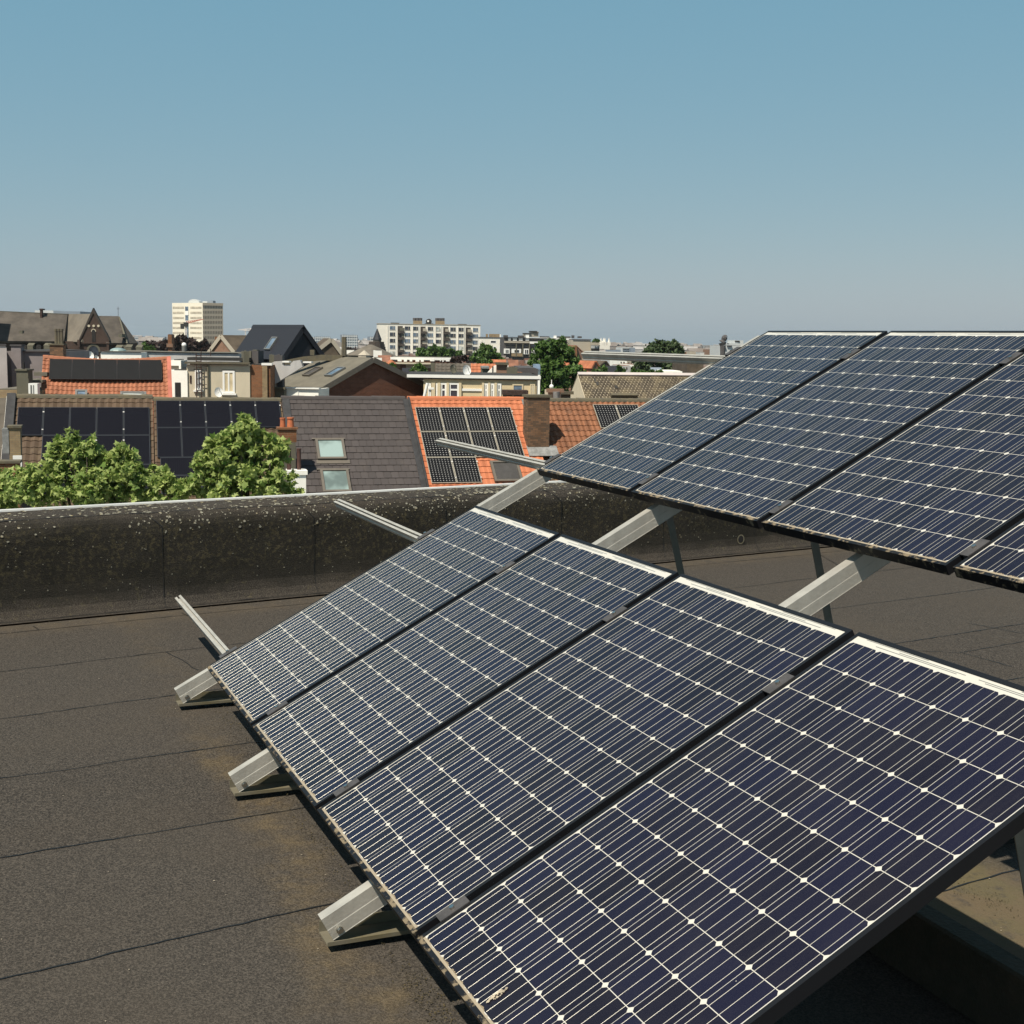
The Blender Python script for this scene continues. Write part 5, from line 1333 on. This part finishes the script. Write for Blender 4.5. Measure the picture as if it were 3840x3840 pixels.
mb = MB()
for a, w, y in ((258, 40, 294), (410, 55, 298), (640, 90, 306), (820, 130, 306), (972, 18, 296), (1035, 32, 306)): fr.bpx(mb, D_(a, y), D_(a + w, 326), -6, -3)
mb.build('roof_unit', 'r_dgrey', t)
t, fr = block('beige_block', 'plain beige windowless block right of the tall green tree', 'building', D_(945, 346), D_(1146, 580), 470, 'r_beige', 'roof_dark', 12, 5)
mb = MB(); fr.bpx(mb, D_(960, 334), D_(1150, 346), -10, .3); mb.build('roof_edge', 'r_dgrey', t)
t, fr = block('terrace_flat', 'small flat with white window strip and roof garden right of the beige block', 'flats', D_(1146, 366), D_(1238, 580), 468, 'r_beige', 'roof_dark', 10, 5)
mb = MB(); fr.bpx(mb, D_(1150, 398), D_(1234, 450), .003, .2); wn = mb.build('window_strip', 'dark', t)
mb = MB()
for a in (1152, 1172, 1192, 1210): fr.bpx(mb, D_(a, 402), D_(a + 13, 432), .203, .4)
mb.build('pane', 'far_white', wn)
t, fr, rf = gable('stepped_house', 'narrow red brick house with pointed gable in front of the beige block', 'house', D_(990, 405), D_(945, 460), D_(1060, 470), 300, 20, 9, 'b_pink', 'roof_red', .1)
chim(t, D_(985, 405), D_(1005, 445), 299, 'b_orange', 1, 0, None, below=3)
# white low building with a row of white panels
t, fr = block('low_building', 'low house front with white eaves and a row of white panels behind the brick gable', 'building', C(735, 662), C(1405, 800), 220, 'b_red', 'roof_felt', 10, 4, .35)
rnd_ = random.Random(3)
for (a, b) in ((800, 850), (865, 905), (925, 960), (985, 1032), (1040, 1080), (1135, 1190), (1238, 1256), (1264, 1284), (1300, 1345), (1388, 1404)):
    mb = MB(); fr.bpx(mb, C(a + 3, 674), C(b - 5, 706 + rnd_.uniform(-4, 5)), .003, .2); mb.build('white_panel', 'white', t)
for (a, b) in ((766, 796), (906, 922), (1085, 1130)): 
    mb = MB(); fr.bpx(mb, C(a, 674), C(b, 700), .003, .1); mb.build('window', 'glass', t)
mb = MB(); fr.bpx(mb, C(752, 714), C(1145, 733), .003, 2); mb.build('lower_eaves', 'r_cream', t)
for (a, b) in ((770, 830), (890, 975), (1060, 1150)):
    mb = MB(); fr.bpx(mb, C(a, 735), C(b, 775), .003, .3); mb.build('lower_wall', 'r_beige' if a > 800 else 'b_pink', t)
t, fr, rf = slope_roof('red_roof_house', 'house with dull red-brown roof left of the row of white panels', C(600, 640), C(738, 648), C(600, 745), 235, 28, 'roof_red')
t, fr = block('white_house', 'small white house at the left foot of the long apartment block', 'house', C(576, 592), C(640, 720), 260, 'r_white', 'roof_dark', 6, 10)
t, fr = block('white_house', 'small white flat-topped house half hidden by the right slope of the brick gable', 'house', C(566, 668), C(640, 730), 190, 'r_white', 'roof_felt', 5, 10)
mb = MB(); fr.bpx(mb, C(570, 684), C(604, 704), .003, .1); mb.build('window', 'glass', t)
t, fr, rf = slope_roof('slate_roof_house', 'low house with dark slate roof between green bushes beyond the yellow house', C(850, 772), C(965, 776), C(800, 850), 130, 35, 'slate')
t, fr = block('stone_post', 'pale cement stack beside the bushes beyond the yellow house', 'chimney', C(965, 760), C(1002, 850), 125, 'r_cream', 'coping', 1, 4)
O = at(C(733, 690), 170); t = thing('traffic_cone', 'small orange pointed roof tip left of the row of white panels', 'roof finial', O)
mb = MB(); mb.tube(at(C(735, 730), 170), at(C(735, 688), 170), .75, 10, .12); mb.build('cone', 'roof_orange', t); t.name = 'pointed_finial'

# distant skyline pieces
def far(name, label, p, q, D, m, rows=0, cols=0, depth=25, ang=10, gm='far_white', cat='office block'):
    t, fr = block(name, label, cat, p, q, D, m, 'roof_dark', depth, ang)
    W = fr.xz((q[0], p[1]))[0]; Hh = -fr.xz((p[0], q[1]))[1]
    for k in range(rows):
        mb = MB(); z = -Hh * (k + .75) / rows; fr.box(mb, .3, W - .3, z, z + Hh * .42 / rows, .01, .4); mb.build('window_band', gm, t)
    if cols:
        mb = MB()
        for c_ in range(cols): x = W * (c_ + .5) / cols; fr.box(mb, x - W * .12 / cols, x + W * .12 / cols, -Hh, 0, .01, .6)
        mb.build('pier', gm, t)
    return t, fr
far('office_block', 'long pale blue far office block right of the church', A(1392, 445), A(1705, 560), 1500, 'far_blue', 6, 0, gm='far_white')
far('office_block', 'flat blue far block under the tiny cranes', B(820, 432), B(985, 480), 1900, 'far_blue', 0, 8)
far('office_block', 'small blue far block right of the slate roof', B(1602, 446), C(110, 500), 1500, 'far_blue', 2, 8)
far('office_block', 'white-framed far office block with grid front behind the two flue pipes', C(224, 428), C(392, 590), 1200, 'far_blue', 6, 7)
far('office_block', 'narrow pale far block left of the long apartment block', C(512, 448), C(590, 560), 1100, 'far_blue', 4, 3)
t, fr = block('far_hall', 'far white and blue long roof edge above the church ridge', 'building', A(360, 176), A(552, 260), 700, 'far_white', 'far_white', 20, 0)
t, fr = block('far_hall', 'far blue roof slope right of the white roof edge above the church', 'building', A(552, 184), A(830, 260), 700, 'far_blue', 'far_blue', 20, 0)
O = at(C(592, 365), 480); t = thing('church_spire', 'thin dark church spire with brown drum left of the long apartment block', 'church', V3((O.x, O.y, GZ)))
mb = MB(); b_ = at(C(592, 480), 480); mb.tube(V3((b_.x, b_.y, GZ)), b_, 1.7, 8, 1.5); mb.build('tower_wall', 'roof_church', t); mb = MB(); mb.tube(b_, O, 1.7, 8, .1); mb.build('spire', 'slate', t)
mb = MB()
for k in range(4): q = at(C(585, 500 + k * 26), 470); mb.tube(q, q - Z * 2.6, 2.6 + .25 * k, 10); 
mb.build('drum', 'b_church', t)
O = at(C(522, 530), 300); t = thing('conical_roof', 'pale grey conical roof left of the small white house', 'turret', V3((O.x, O.y, GZ)))
mb = MB(); b_ = at(C(522, 642), 300); mb.tube(b_, O, 5.6, 12, .4); mb.build('roof', 'roof_church2', t); mb = MB(); mb.tube(V3((b_.x, b_.y, GZ)), b_, 5, 12); mb.build('wall', 'r_stone', t)
O = at(C(458, 590), 290); t = thing('conical_roof', 'tiny grey pointed roof tip beside the conical roof', 'turret', V3((O.x, O.y, GZ)))
mb = MB(); b_ = at(C(458, 640), 290); mb.tube(b_, O, 1.4, 8, .1); mb.tube(V3((b_.x, b_.y, GZ)), b_, 1.3, 8); mb.build('roof', 'r_beige', t)
t, fr = block('white_house', 'small white box house in front of the white-framed far office block', 'house', C(268, 588), C(350, 640), 350, 'r_white', 'roof_felt', 6, 5)
# gothic tower and other pale far things at the right
O = at(E_(140, 400), 900); fr = Fr(O, 8); t = thing('gothic_tower', 'pale far gothic church tower with four thin pinnacles', 'church tower', ground_of(fr, O))
x1, _ = fr.xz(E_(240, 400)); mb = MB(); fr.box(mb, 0, x1, GZ - O.z, 0, -10, 0); mb.build('wall', 'r_apart', t)
for a in (150, 178, 192, 234):
    mb = MB(); x, z = fr.xz(E_(a, 355 if a > 170 else 392)); fr.box(mb, x - .9, x + .9, -.01, max(2, z - 6), -2, 0); mb.tube(fr.w(x, max(2, z - 6), -1), fr.w(x, max(z, 5), -1), .9, 5, .05); mb.build('pinnacle', 'r_apart', t)
def fb(name, label, p, q, D, m, cat='building', extra=()):
    t, fr = block(name, label, cat, p, q, D, m, 'roof_dark', 12, 6)
    for (a, b, c_, d, m_) in extra:
        mb = MB(); fr.bpx(mb, E_(a, b), E_(c_, d), .003, .5); mb.build('window_band', m_, t)
    return t, fr
fb('flats', 'far white flats with brown left stack right of the gothic tower', E_(352, 420), E_(500, 520), 650, 'far_white', 'flats', ((372, 432, 460, 440, 'dark'), (372, 448, 440, 456, 'far_blue')))
fb('flats', 'blue-grey end wall beside the far white flats', E_(462, 428), E_(502, 520), 645, 'far_blue', 'flats')
fb('low_block', 'long grey-blue low roof between the gothic tower and the far white flats', E_(240, 447), E_(352, 520), 640, 'far_blue')
fb('low_block', 'tiny pale far roof left of the round tree behind the rail', E_(522, 456), E_(592, 520), 800, 'far_white')
fb('low_block', 'beige low block right of the round tree behind the rail', E_(1066, 462), E_(1130, 540), 500, 'r_beige')
fb('low_block', 'brown low roof between the round tree and the beige low block', E_(1000, 470), E_(1066, 540), 505, 'roof_red')
fb('low_block', 'long white low block left of the upper panel row', E_(1178, 474), E_(1300, 540), 500, 'far_white')
fb('brick_stack', 'brown brick stack on the far white roofs left of the upper panel row', E_(1290, 446), E_(1322, 540), 490, 'b_pink', 'chimney')
fb('low_block', 'small brown roofs right of the brown brick stack', E_(1322, 468), E_(1378, 540), 495, 'roof_red')
t, fr = fb('white_terraces', 'white terraced building partly hidden behind the upper panel row corner', E_(1376, 402), E_(1620, 540), 420, 'far_white', 'building', ((1390, 420, 1440, 432, 'far_blue'), (1450, 400, 1500, 410, 'glass'), (1450, 380, 1470, 390, 'glass')))
mb = MB(); fr.bpx(mb, E_(1450, 376), E_(1580, 402), -8, -1); fr.bpx(mb, E_(1532, 348), E_(1640, 402), -9, -2); up_ = mb.build('upper_storey', 'far_white', t)
mb = MB(); fr.bpx(mb, E_(1552, 352), E_(1600, 366), -1.99, -1.8); mb.build('window', 'dark', up_)
O = at(E_(1430, 290), 410); t = thing('dark_statue', 'dark slender statue-like figure on a column left of the upper panel corner', 'statue', V3((O.x, O.y, GZ)))
mb = MB(); q = [at(E_(a, y), 410) for a, y in ((1408, 470), (1410, 400), (1404, 372), (1418, 352), (1424, 330), (1432, 310), (1433, 292))]
for (a, b, r_, r2_) in zip(q, q[1:], (.8, .9, 1.2, .7, .9, .8), (.9, 1.2, .7, .9, .8, .4)): mb.tube(a, b, r_, 8, r2_)
mb.tube(V3((q[0].x, q[0].y, GZ)), q[0], .8, 8); mb.build('figure', 'r_dgrey', t)
# roofs in the dip behind the blotchy old roof
t, fr, rf = slope_roof('orange_house', 'house with wide orange roof right of the tall green tree', D_(1040, 572), D_(1200, 576), D_(1040, 690), 170, 35, 'roof_orange', 8)
t, fr, rf = gable('orange_house', 'small orange-roofed house end beside the wide orange roof', 'house', D_(1195, 572), D_(1160, 640), D_(1235, 640), 168, 35, 7, 'b_pink', 'roof_orange', .1)
t, fr, rf = slope_roof('slate_roof_house', 'house with dark blue-black roof behind the blotchy old roof ridge', D_(1305, 612), D_(1420, 612), D_(1310, 700), 150, 40, 'slate', 8)
t, fr, rf = gable('brown_roof_house', 'small brown gabled roof left of the white house below the rail', 'house', D_(1300, 570), D_(1240, 620), D_(1345, 630), 200, 30, 8, 'roof_brown', 'roof_brown', .1)
for i, (a, b, c_, d, D0, m_, lab) in enumerate(((1442, 555, 1520, 660, 210, 'r_white', 'bright white house right of the dark blue-black roof, below the rail'), (1150, 543, 1255, 590, 260, 'r_grey', 'pale grey wall just under the left end of the upper rail'), (1330, 552, 1442, 600, 250, 'far_white', 'pale house under the rail left of the bright white house'), (1470, 612, 1560, 690, 190, 'r_grey', 'pale wall below the bright white house'), (1520, 560, 1580, 640, 230, 'r_beige', 'narrow beige house right of the bright white house'), (1560, 600, 1640, 690, 200, 'r_white', 'small white house left of the round tree below the rail'))):
    t, fr = block('small_house', lab, 'house', D_(a, b), D_(c_, d), D0, m_, 'roof_red', 7, 8)
    window(t, fr, D_(a + 12, b + 14), D_(a + 24, b + 36), 'greyfr', 'glass', .1); window(t, fr, D_(a + 40, b + 14), D_(a + 54, b + 36), 'greyfr', 'glass', .1)
t, fr, rf = slope_roof('red_roof_house', 'house with small red roof under the rail left of the round tree', D_(1580, 562), D_(1650, 562), D_(1580, 605), 240, 30, 'roof_red', 5)
t, fr, rf = slope_roof('blue_roof_house', 'house with blue-grey roof among bushes below the round tree', E_(660, 628), E_(770, 622), E_(640, 660), 130, 35, 'far_blue', 5)
t, fr, rf = slope_roof('orange_house', 'house with sliver of orange roof among bushes below the round tree', E_(700, 668), E_(800, 640), E_(700, 700), 125, 35, 'roof_orange', 5)
t, fr = block('white_canopy', 'white rounded roof right of the bushes below the round tree', 'roof', E_(798, 668), E_(990, 720), 120, 'r_white', 'r_white', 4, 5)
t, fr = block('dark_house', 'dark brown house wall beside the upper row corner below the rail end', 'house', E_(1040, 585), E_(1210, 720), 150, 'roof_brown', 'roof_brown', 8, 5)

# ------------------------------------------------------------------ trees
LOBE5 = [(0, 0), (.34, .10), (.62, .04), (.52, .24), (1.0, .46), (.62, .52), (.42, .86), (.22, .58), (0, 1.05)]
MAPLE = [(0, -.12), (.20, .0), (.46, -.06), (.36, .16), (.60, .40), (.32, .42), (.16, .60), (0, .95), (-.16, .60), (-.32, .42), (-.60, .40), (-.36, .16), (-.46, -.06), (-.20, .0)]
def tree(name, label, lobes, D, lm, n, size, trunkpx, spread=.7, shape='quad', seed=1, group=None, twig=0, trunkr=None):
    rg = random.Random(seed)
    tp = at(trunkpx, D); base = V3((tp.x, tp.y, GZ))
    t = thing(name, label, 'tree', base, group)
    mpp = D / 2579.0
    L = []
    for i, l in enumerate(lobes):
        c = at((l[0], l[1]), D) + F * (rg.uniform(-.5, .5) * l[2] * mpp * spread * 2 if len(l) < 4 else l[3])
        L.append((c, l[2] * mpp))
    tot = sum(r ** 2 for c, r in L)
    mb = MB()
    for ci, (c, r) in enumerate(L):
        k = int(n * r * r / tot)
        # clumps within the lobe
        ncl = max(5, int(14 * min(4, (r / (size * 4)) ** 2 + .3)))
        cl = []
        for i in range(ncl):
            d = V3((rg.gauss(0, 1), rg.gauss(0, 1), rg.gauss(0, 1))).normalized()
            cl.append((c + d * r * rg.uniform(.45, 1.08), r * rg.uniform(.16, .38)))
        for i in range(k):
            if rg.random() < .88:
                cc, cr = rg.choice(cl); d = V3((rg.gauss(0, 1), rg.gauss(0, 1), rg.gauss(0, 1))).normalized(); p = cc + d * cr * rg.random() ** .5 * (1.0 if rg.random() > .10 or lm != 'leaf_plane' else rg.uniform(1.1, 1.7))
            else:
                d = V3((rg.gauss(0, 1), rg.gauss(0, 1), rg.gauss(0, 1))).normalized(); p = c + d * r * rg.uniform(.55, 1.0)
            out = (p - c).normalized()
            nrm = (out * .45 + Z * .45 + V3((rg.gauss(0, .7), rg.gauss(0, .7), rg.gauss(0, .6)))).normalized()
            e = nrm.orthogonal().normalized(); e = (e * math.cos(a_) + nrm.cross(e) * math.sin(a_)) if (a_ := rg.uniform(0, 6.28)) is not None else e
            g2 = nrm.cross(e); s = size * rg.uniform(.5, 1.3); uv = (rg.randint(0, 40) * .7, 0.3)
            if shape == 'maple':
                pts = [p + e * x * s + g2 * y * s - nrm * (abs(x) * .35 + max(0, y) ** 2 * .25) * s for x, y in MAPLE]
                mb.face([pts[i2] for i2 in (0, 1, 2, 3, 4, 5, 6, 7)], [uv] * 8); mb.face([pts[i2] for i2 in (0, 7, 8, 9, 10, 11, 12, 13)], [uv] * 8)
            else:
                w_ = .62
                mb.face([p - g2 * s * .5, p + e * s * w_ * .5 - nrm * s * .10, p + g2 * s * .55, p - e * s * w_ * .5 - nrm * s * .10], [uv] * 4)
    mb.build('crown', lm, t)
    tb = MB(); cen = sum((c for c, r in L), V3((0, 0, 0))) / len(L); rr = trunkr or max(.16, .02 * (cen.z - GZ))
    j0 = base.lerp(V3((cen.x, cen.y, cen.z)), .62); j0.x = base.x * .4 + cen.x * .6; j0.y = base.y * .4 + cen.y * .6
    tb.tube(base, j0, rr * 1.3, 9, rr * .8); lb = MB()
    for c, r in L[:14]: lb.tube(j0 - Z * rr * .3, c - (c - j0) * .04, rr * .5, 6, rr * .08)
    for i in range(twig):
        c, r = rg.choice(L); d = V3((rg.gauss(0, 1), rg.gauss(0, 1), abs(rg.gauss(0, 1)))).normalized(); lb.tube(c, c + d * r, .018, 4, .006)
    tr = tb.build('trunk', 'bark', t); lb.build('limb', 'bark', tr)
    return t
def lob(f, *ls): return [(*f(a, b), c / 5.486) if len(l_) == 3 else None for l_ in ls for (a, b, c) in [l_]]
tree('plane_tree', 'left light-green plane tree rising in two humps above the parapet', lob(Fc, (735, 500, 75), (690, 580, 120), (610, 640, 130), (540, 690, 110), (560, 800, 140), (760, 720, 170), (920, 640, 110), (985, 620, 90), (940, 760, 160), (1060, 690, 70), (1240, 640, 70), (1290, 640, 60), (1260, 740, 110), (1370, 700, 80), (1400, 800, 90), (1180, 820, 160), (1320, 890, 160), (430, 900, 150), (300, 920, 130), (620, 940, 200), (820, 930, 200), (1020, 960, 200), (1220, 1010, 180), (1430, 960, 120), (1560, 930, 110), (1500, 1050, 150), (380, 1060, 180), (180, 1050, 150), (700, 1130, 220), (1000, 1150, 220), (1300, 1170, 200)), 34, 'leaf_plane', 6600, .150, Fc(850, 1250), shape='maple', seed=5, twig=0, trunkr=.2)
tree('plane_tree', 'few light-green leaves of a plane tree at the left photo edge', lob(Fc, (0, 960, 110), (120, 930, 90), (60, 1080, 160), (-90, 1000, 150), (150, 1130, 120), (0, 1190, 160)), 35.5, 'leaf_plane', 1300, .165, Fc(-40, 1300), shape='maple', seed=9, twig=0, trunkr=.12)
tree('plane_tree', 'right light-green plane tree with pointed top beside the orange chimney pots', lob(G, (860, 370, 75), (900, 390, 90), (930, 410, 80), (800, 440, 80), (860, 470, 140), (1000, 460, 80), (690, 520, 90), (760, 560, 150), (930, 570, 170), (1070, 540, 90), (1180, 540, 60), (1200, 620, 110), (560, 620, 110), (640, 660, 150), (470, 700, 80), (520, 760, 140), (760, 720, 200), (980, 740, 190), (1180, 740, 130), (1270, 640, 70), (440, 800, 100), (600, 880, 200), (800, 900, 210), (1020, 900, 210), (1220, 880, 130), (420, 930, 130), (480, 1040, 170), (700, 1060, 210), (950, 1070, 210), (1180, 1050, 170), (1370, 930, 60), (1340, 1050, 80), (300, 1010, 110), (200, 1060, 90), (1400, 1090, 60)), 33, 'leaf_plane', 7300, .150, G(850, 1250), shape='maple', seed=6, twig=0, trunkr=.2)
tree('plane_tree', 'short light-green leafy shoots in the dip between the two plane trees', lob(Fc, (1690, 850, 60), (1680, 900, 60), (1640, 970, 90), (1740, 960, 60), (1780, 930, 50), (1790, 1010, 90), (1680, 1070, 130), (1870, 1060, 80), (1820, 1120, 110)), 33.5, 'leaf_plane', 900, .165, Fc(1720, 1250), shape='maple', seed=12, twig=0, trunkr=.10)
tree('broadleaf_tree', 'tall dense green tree standing right of the yellow house', lob(D_, (740, 400, 90), (680, 440, 120), (830, 430, 110), (900, 460, 90), (640, 520, 130), (760, 520, 170), (890, 560, 150), (960, 530, 70), (560, 590, 80), (620, 620, 120), (980, 640, 90), (840, 660, 170), (700, 700, 170), (620, 780, 130), (1040, 690, 70), (960, 740, 120), (800, 800, 190), (640, 880, 120), (900, 850, 120), (590, 680, 90), (720, 900, 140)), 118, 'leaf_mid', 9000, .42, D_(790, 1000), seed=21)
tree('broadleaf_tree', 'low green tree row in front of the long apartment block', lob(C, (1040, 620, 50), (1090, 610, 55), (1150, 590, 40), (1200, 590, 50), (1260, 590, 50), (1330, 610, 50), (1390, 625, 45), (1440, 640, 45), (1030, 645, 40), (1120, 640, 60), (1220, 640, 60), (1320, 645, 50)), 260, 'leaf_mid', 3200, .75, C(1200, 720), seed=22)
tree('broadleaf_tree', 'dark reddish bush below the right end of the long apartment block', lob(C, (1380, 685, 35), (1440, 680, 45), (1490, 675, 30)), 215, 'leaf_copper', 700, .6, C(1440, 740), seed=23)
tree('broadleaf_tree', 'bright green tree in front of the small off-white flats', lob(C, (1735, 565, 35), (1680, 600, 60), (1760, 610, 70), (1640, 650, 70), (1720, 665, 80), (1800, 660, 70), (1860, 670, 40), (1590, 680, 40), (1700, 690, 70), (1850, 700, 50)), 240, 'leaf_mid', 3200, .75, C(1720, 760), seed=24)
tree('broadleaf_tree', 'large round dark tree behind the topmost rail', lob(E_, (720, 400, 66), (650, 430, 60), (800, 410, 72), (880, 400, 60), (940, 430, 72), (970, 470, 48), (700, 470, 96), (820, 480, 108), (920, 500, 96), (640, 500, 72), (600, 590, 108), (720, 600, 120), (840, 620, 132), (950, 620, 96), (1010, 640, 60), (540, 650, 84), (640, 680, 96), (520, 690, 72)), 200, 'leaf_dark', 9500, .68, E_(800, 760), seed=25)
tree('broadleaf_tree', 'dark copper-leaved tree in front of the cream tower', lob(B, (200, 490, 54), (250, 480, 47), (140, 530, 67), (60, 545, 67), (-20, 560, 81), (-110, 580, 81), (300, 520, 67), (360, 540, 60), (410, 560, 54), (460, 535, 47), (500, 555, 40), (200, 570, 94), (320, 580, 81), (80, 600, 81), (460, 590, 54)), 290, 'leaf_copper', 8500, 1.0, B(180, 680), seed=26)
tree('broadleaf_tree', 'small green tree between the church and the copper-leaved tree', lob(A, (1500, 560, 50), (1550, 570, 50), (1470, 590, 35), (1530, 600, 50)), 250, 'leaf_mid', 900, .7, A(1510, 640), seed=27)
tree('bush', 'green bush beside the right slope of the brick gable', lob(C, (660, 735, 25), (700, 765, 30), (760, 770, 35), (740, 745, 25)), 120, 'leaf_mid', 600, .4, C(710, 850), seed=28)
tree('bush', 'upright green bush left of the dark grey-brown tiled roof', lob(C, (1020, 760, 35), (1040, 800, 45), (1070, 810, 35), (950, 800, 30)), 118, 'leaf_mid', 900, .4, C(1030, 880), seed=29)
tree('bush', 'low green bushes behind the ridge of the blotchy old roof', lob(D_, (1200, 670, 35), (1260, 650, 40), (1290, 680, 30), (1180, 690, 30)), 140, 'leaf_mid', 700, .45, D_(1240, 760), seed=30)
tree('bush', 'rounded green bush before the pale wall right of the blue-black roof', lob(D_, (1448, 640, 30), (1462, 665, 30), (1430, 680, 30)), 138, 'leaf_mid', 450, .45, D_(1450, 760), seed=31)
tree('bush', 'green hedge tree left of the thin strip of orange roof', lob(C, (1760, 708, 22), (1740, 725, 16)), 130, 'leaf_mid', 250, .4, C(1760, 800), seed=32)
tree('bush', 'roof garden greenery on top of the small terrace flat', lob(D_, (1180, 352, 12), (1200, 350, 14), (1222, 352, 12)), 466, 'leaf_mid', 200, 1.0, D_(1200, 420), seed=33, trunkr=.1)
tree('bush', 'dark distant trees below the white-framed far office block', lob(C, (300, 600, 40), (360, 590, 40), (410, 600, 30), (470, 600, 35), (500, 590, 25)), 600, 'leaf_copper', 900, 1.6, C(400, 680), seed=34)
tree('bush', 'green shrubs below the blue-grey roof under the round tree', lob(E_, (500, 690, 40), (580, 690, 35), (680, 690, 40), (740, 690, 30)), 118, 'leaf_mid', 900, .4, E_(600, 780), seed=35)

# distant mass of roofs closing the horizon behind everything named
mb = MB(); rg = random.Random(77)
for i in range(900):
    px = rg.uniform(-40, 1500) if i < 420 else rg.choice((rg.uniform(-1700, -40), rg.uniform(1500, 3700))); D0 = rg.uniform(650, 3200)
    top = rg.uniform(-10, -4.5); w = rg.uniform(6, 18); p = at((px, 640), D0); f_ = Fr(V3((p.x, p.y, 0)), rg.uniform(-30, 30))
    f_.box(mb, 0, w, GZ, CAM.z + top, -10, 0)
    if rg.random() < .5: mb.prism([f_.w(-.4, CAM.z + top + .01, .4), f_.w(-.4, CAM.z + top + 3, -5), f_.w(-.4, CAM.z + top + .01, -10.4)], f_.ex * (w + .8))
o = mb.build('distant_rooftops', mat('far_city_roofs', (.24, .20, .175), .9, 0, .35, .02, col2=(.36, .35, .34))); tag(o, 'hazy mass of distant city rooftops along the horizon', 'city', kind='stuff')
mb = MB()
for i in range(240):
    px = rg.uniform(560, 1420); D0 = rg.uniform(140, 500)
    top = rg.uniform(-10.5, -7.5); w = rg.uniform(4, 9); p = at((px, 690), D0); f_ = Fr(V3((p.x, p.y, 0)), rg.uniform(-40, 40))
    f_.box(mb, 0, w, GZ, CAM.z + top, -8, 0)
    mb.prism([f_.w(-.3, CAM.z + top + .01, .3), f_.w(-.3, CAM.z + top + 2.6, -4), f_.w(-.3, CAM.z + top + .01, -8.3)], f_.ex * (w + .6))
for i in range(420):
    px = rg.uniform(-2400, -720) if i % 2 else rg.uniform(1500, 3700); D0 = rg.uniform(62, 600)
    top = rg.uniform(-9.0, -3.5); w = rg.uniform(6, 14); p = at((px, 690), D0); f_ = Fr(V3((p.x, p.y, 0)), rg.uniform(-25, 25))
    f_.box(mb, 0, w, GZ, CAM.z + top, -9, 0)
    mb.prism([f_.w(-.3, CAM.z + top + .01, .3), f_.w(-.3, CAM.z + top + 3.0, -4.5), f_.w(-.3, CAM.z + top + .01, -9.3)], f_.ex * (w + .6))
o = mb.build('lower_rooftops', mat('mixed_city_roofs', (.19, .085, .055), .9, 0, .5, .09, col2=(.17, .155, .14), edge=(.42, .55))); tag(o, 'low jumble of red and grey rooftops in the dip behind the near houses', 'city', kind='stuff')

# ------------------------------------------------------------------ light, sky, air
SKYTINT = (.505, .297, .168); VEIL = (.74, 2.68, 4.05); HAZE = 8e-5
SUN = V3((.35, -.54, 1.0)).normalized()
sd = bpy.data.lights.new("sun", 'SUN'); sd.energy = 5.0; sd.angle = math.radians(.53); sd.color = (1.0, .925, .79)
so = bpy.data.objects.new("sun", sd); COL.objects.link(so); so.rotation_euler = (-SUN).to_track_quat('-Z', 'Y').to_euler(); so.location = (0, -10, 30)
w = bpy.data.worlds.new("World"); scene.world = w; w.use_nodes = True
nt = w.node_tree; bg = nt.nodes["Background"]
sky = nt.nodes.new("ShaderNodeTexSky"); sky.sky_type = 'NISHITA'; sky.sun_disc = False
sky.sun_elevation = math.asin(SUN.z); sky.sun_rotation = math.atan2(SUN.x, SUN.y)
sky.altitude = 0; sky.air_density = 1.0; sky.dust_density = .6; sky.ozone_density = 1.0
nt.links.new(sky.outputs[0], bg.inputs[0]); bg.inputs[1].default_value = .076
scene.view_settings.view_transform = 'Standard'; scene.view_settings.look = 'None'
scene.view_settings.exposure = 0.4; scene.view_settings.gamma = 1.0
scene.cycles.max_bounces = 6
tint = nt.nodes.new("ShaderNodeMix"); tint.data_type = 'RGBA'; tint.blend_type = 'MULTIPLY'; tint.inputs[0].default_value = 1
nt.links.new(sky.outputs[0], tint.inputs[6]); tint.inputs[7].default_value = (*SKYTINT, 1); veil = nt.nodes.new("ShaderNodeMix"); veil.data_type = 'RGBA'; veil.blend_type = 'ADD'; veil.inputs[0].default_value = 1
vt = nt.nodes.new("ShaderNodeTexCoord"); vs = nt.nodes.new("ShaderNodeSeparateXYZ"); vr = nt.nodes.new("ShaderNodeMapRange"); vm = nt.nodes.new("ShaderNodeMix"); vm.data_type = 'RGBA'; vm.blend_type = 'MIX'
nt.links.new(vt.outputs['Generated'], vs.inputs[0]); nt.links.new(vs.outputs[2], vr.inputs[0]); vr.inputs[1].default_value = .45; vr.inputs[2].default_value = .95
nt.links.new(vr.outputs[0], vm.inputs[0]); vm.inputs[6].default_value = (*VEIL, 1); vm.inputs[7].default_value = (.55, .9, 1.5, 1); nt.links.new(vm.outputs[2], veil.inputs[7])
nt.links.new(tint.outputs[2], veil.inputs[6]); nt.links.new(veil.outputs[2], bg.inputs[0])   # high thin haze evens the sky out
hz = MB(); c0 = V3((CAM.x, CAM.y, 0))
cs = [c0 + F * a + R * b for a, b in ((-250, -4600), (-250, 4600), (7200, 4600), (7200, -4600))]
hz.hexa([V3((p.x, p.y, z)) for z in (GZ - 1, 37) for p in cs])
ho = hz.build('haze', NT('air_haze').m); ho['kind'] = 'stuff'; ho['label'] = 'thin pale haze over the far city'; ho['category'] = 'haze'
hm = ho.data.materials[0]; hn = hm.node_tree; hn.nodes.remove(hn.nodes["Principled BSDF"])
pv_ = hn.nodes.new("ShaderNodeVolumePrincipled"); pv_.inputs["Color"].default_value = (.90, .93, .94, 1); pv_.inputs["Density"].default_value = HAZE
pv_.inputs["Anisotropy"].default_value = .3
hn.links.new(pv_.outputs[0], hn.nodes["Material Output"].inputs["Volume"])
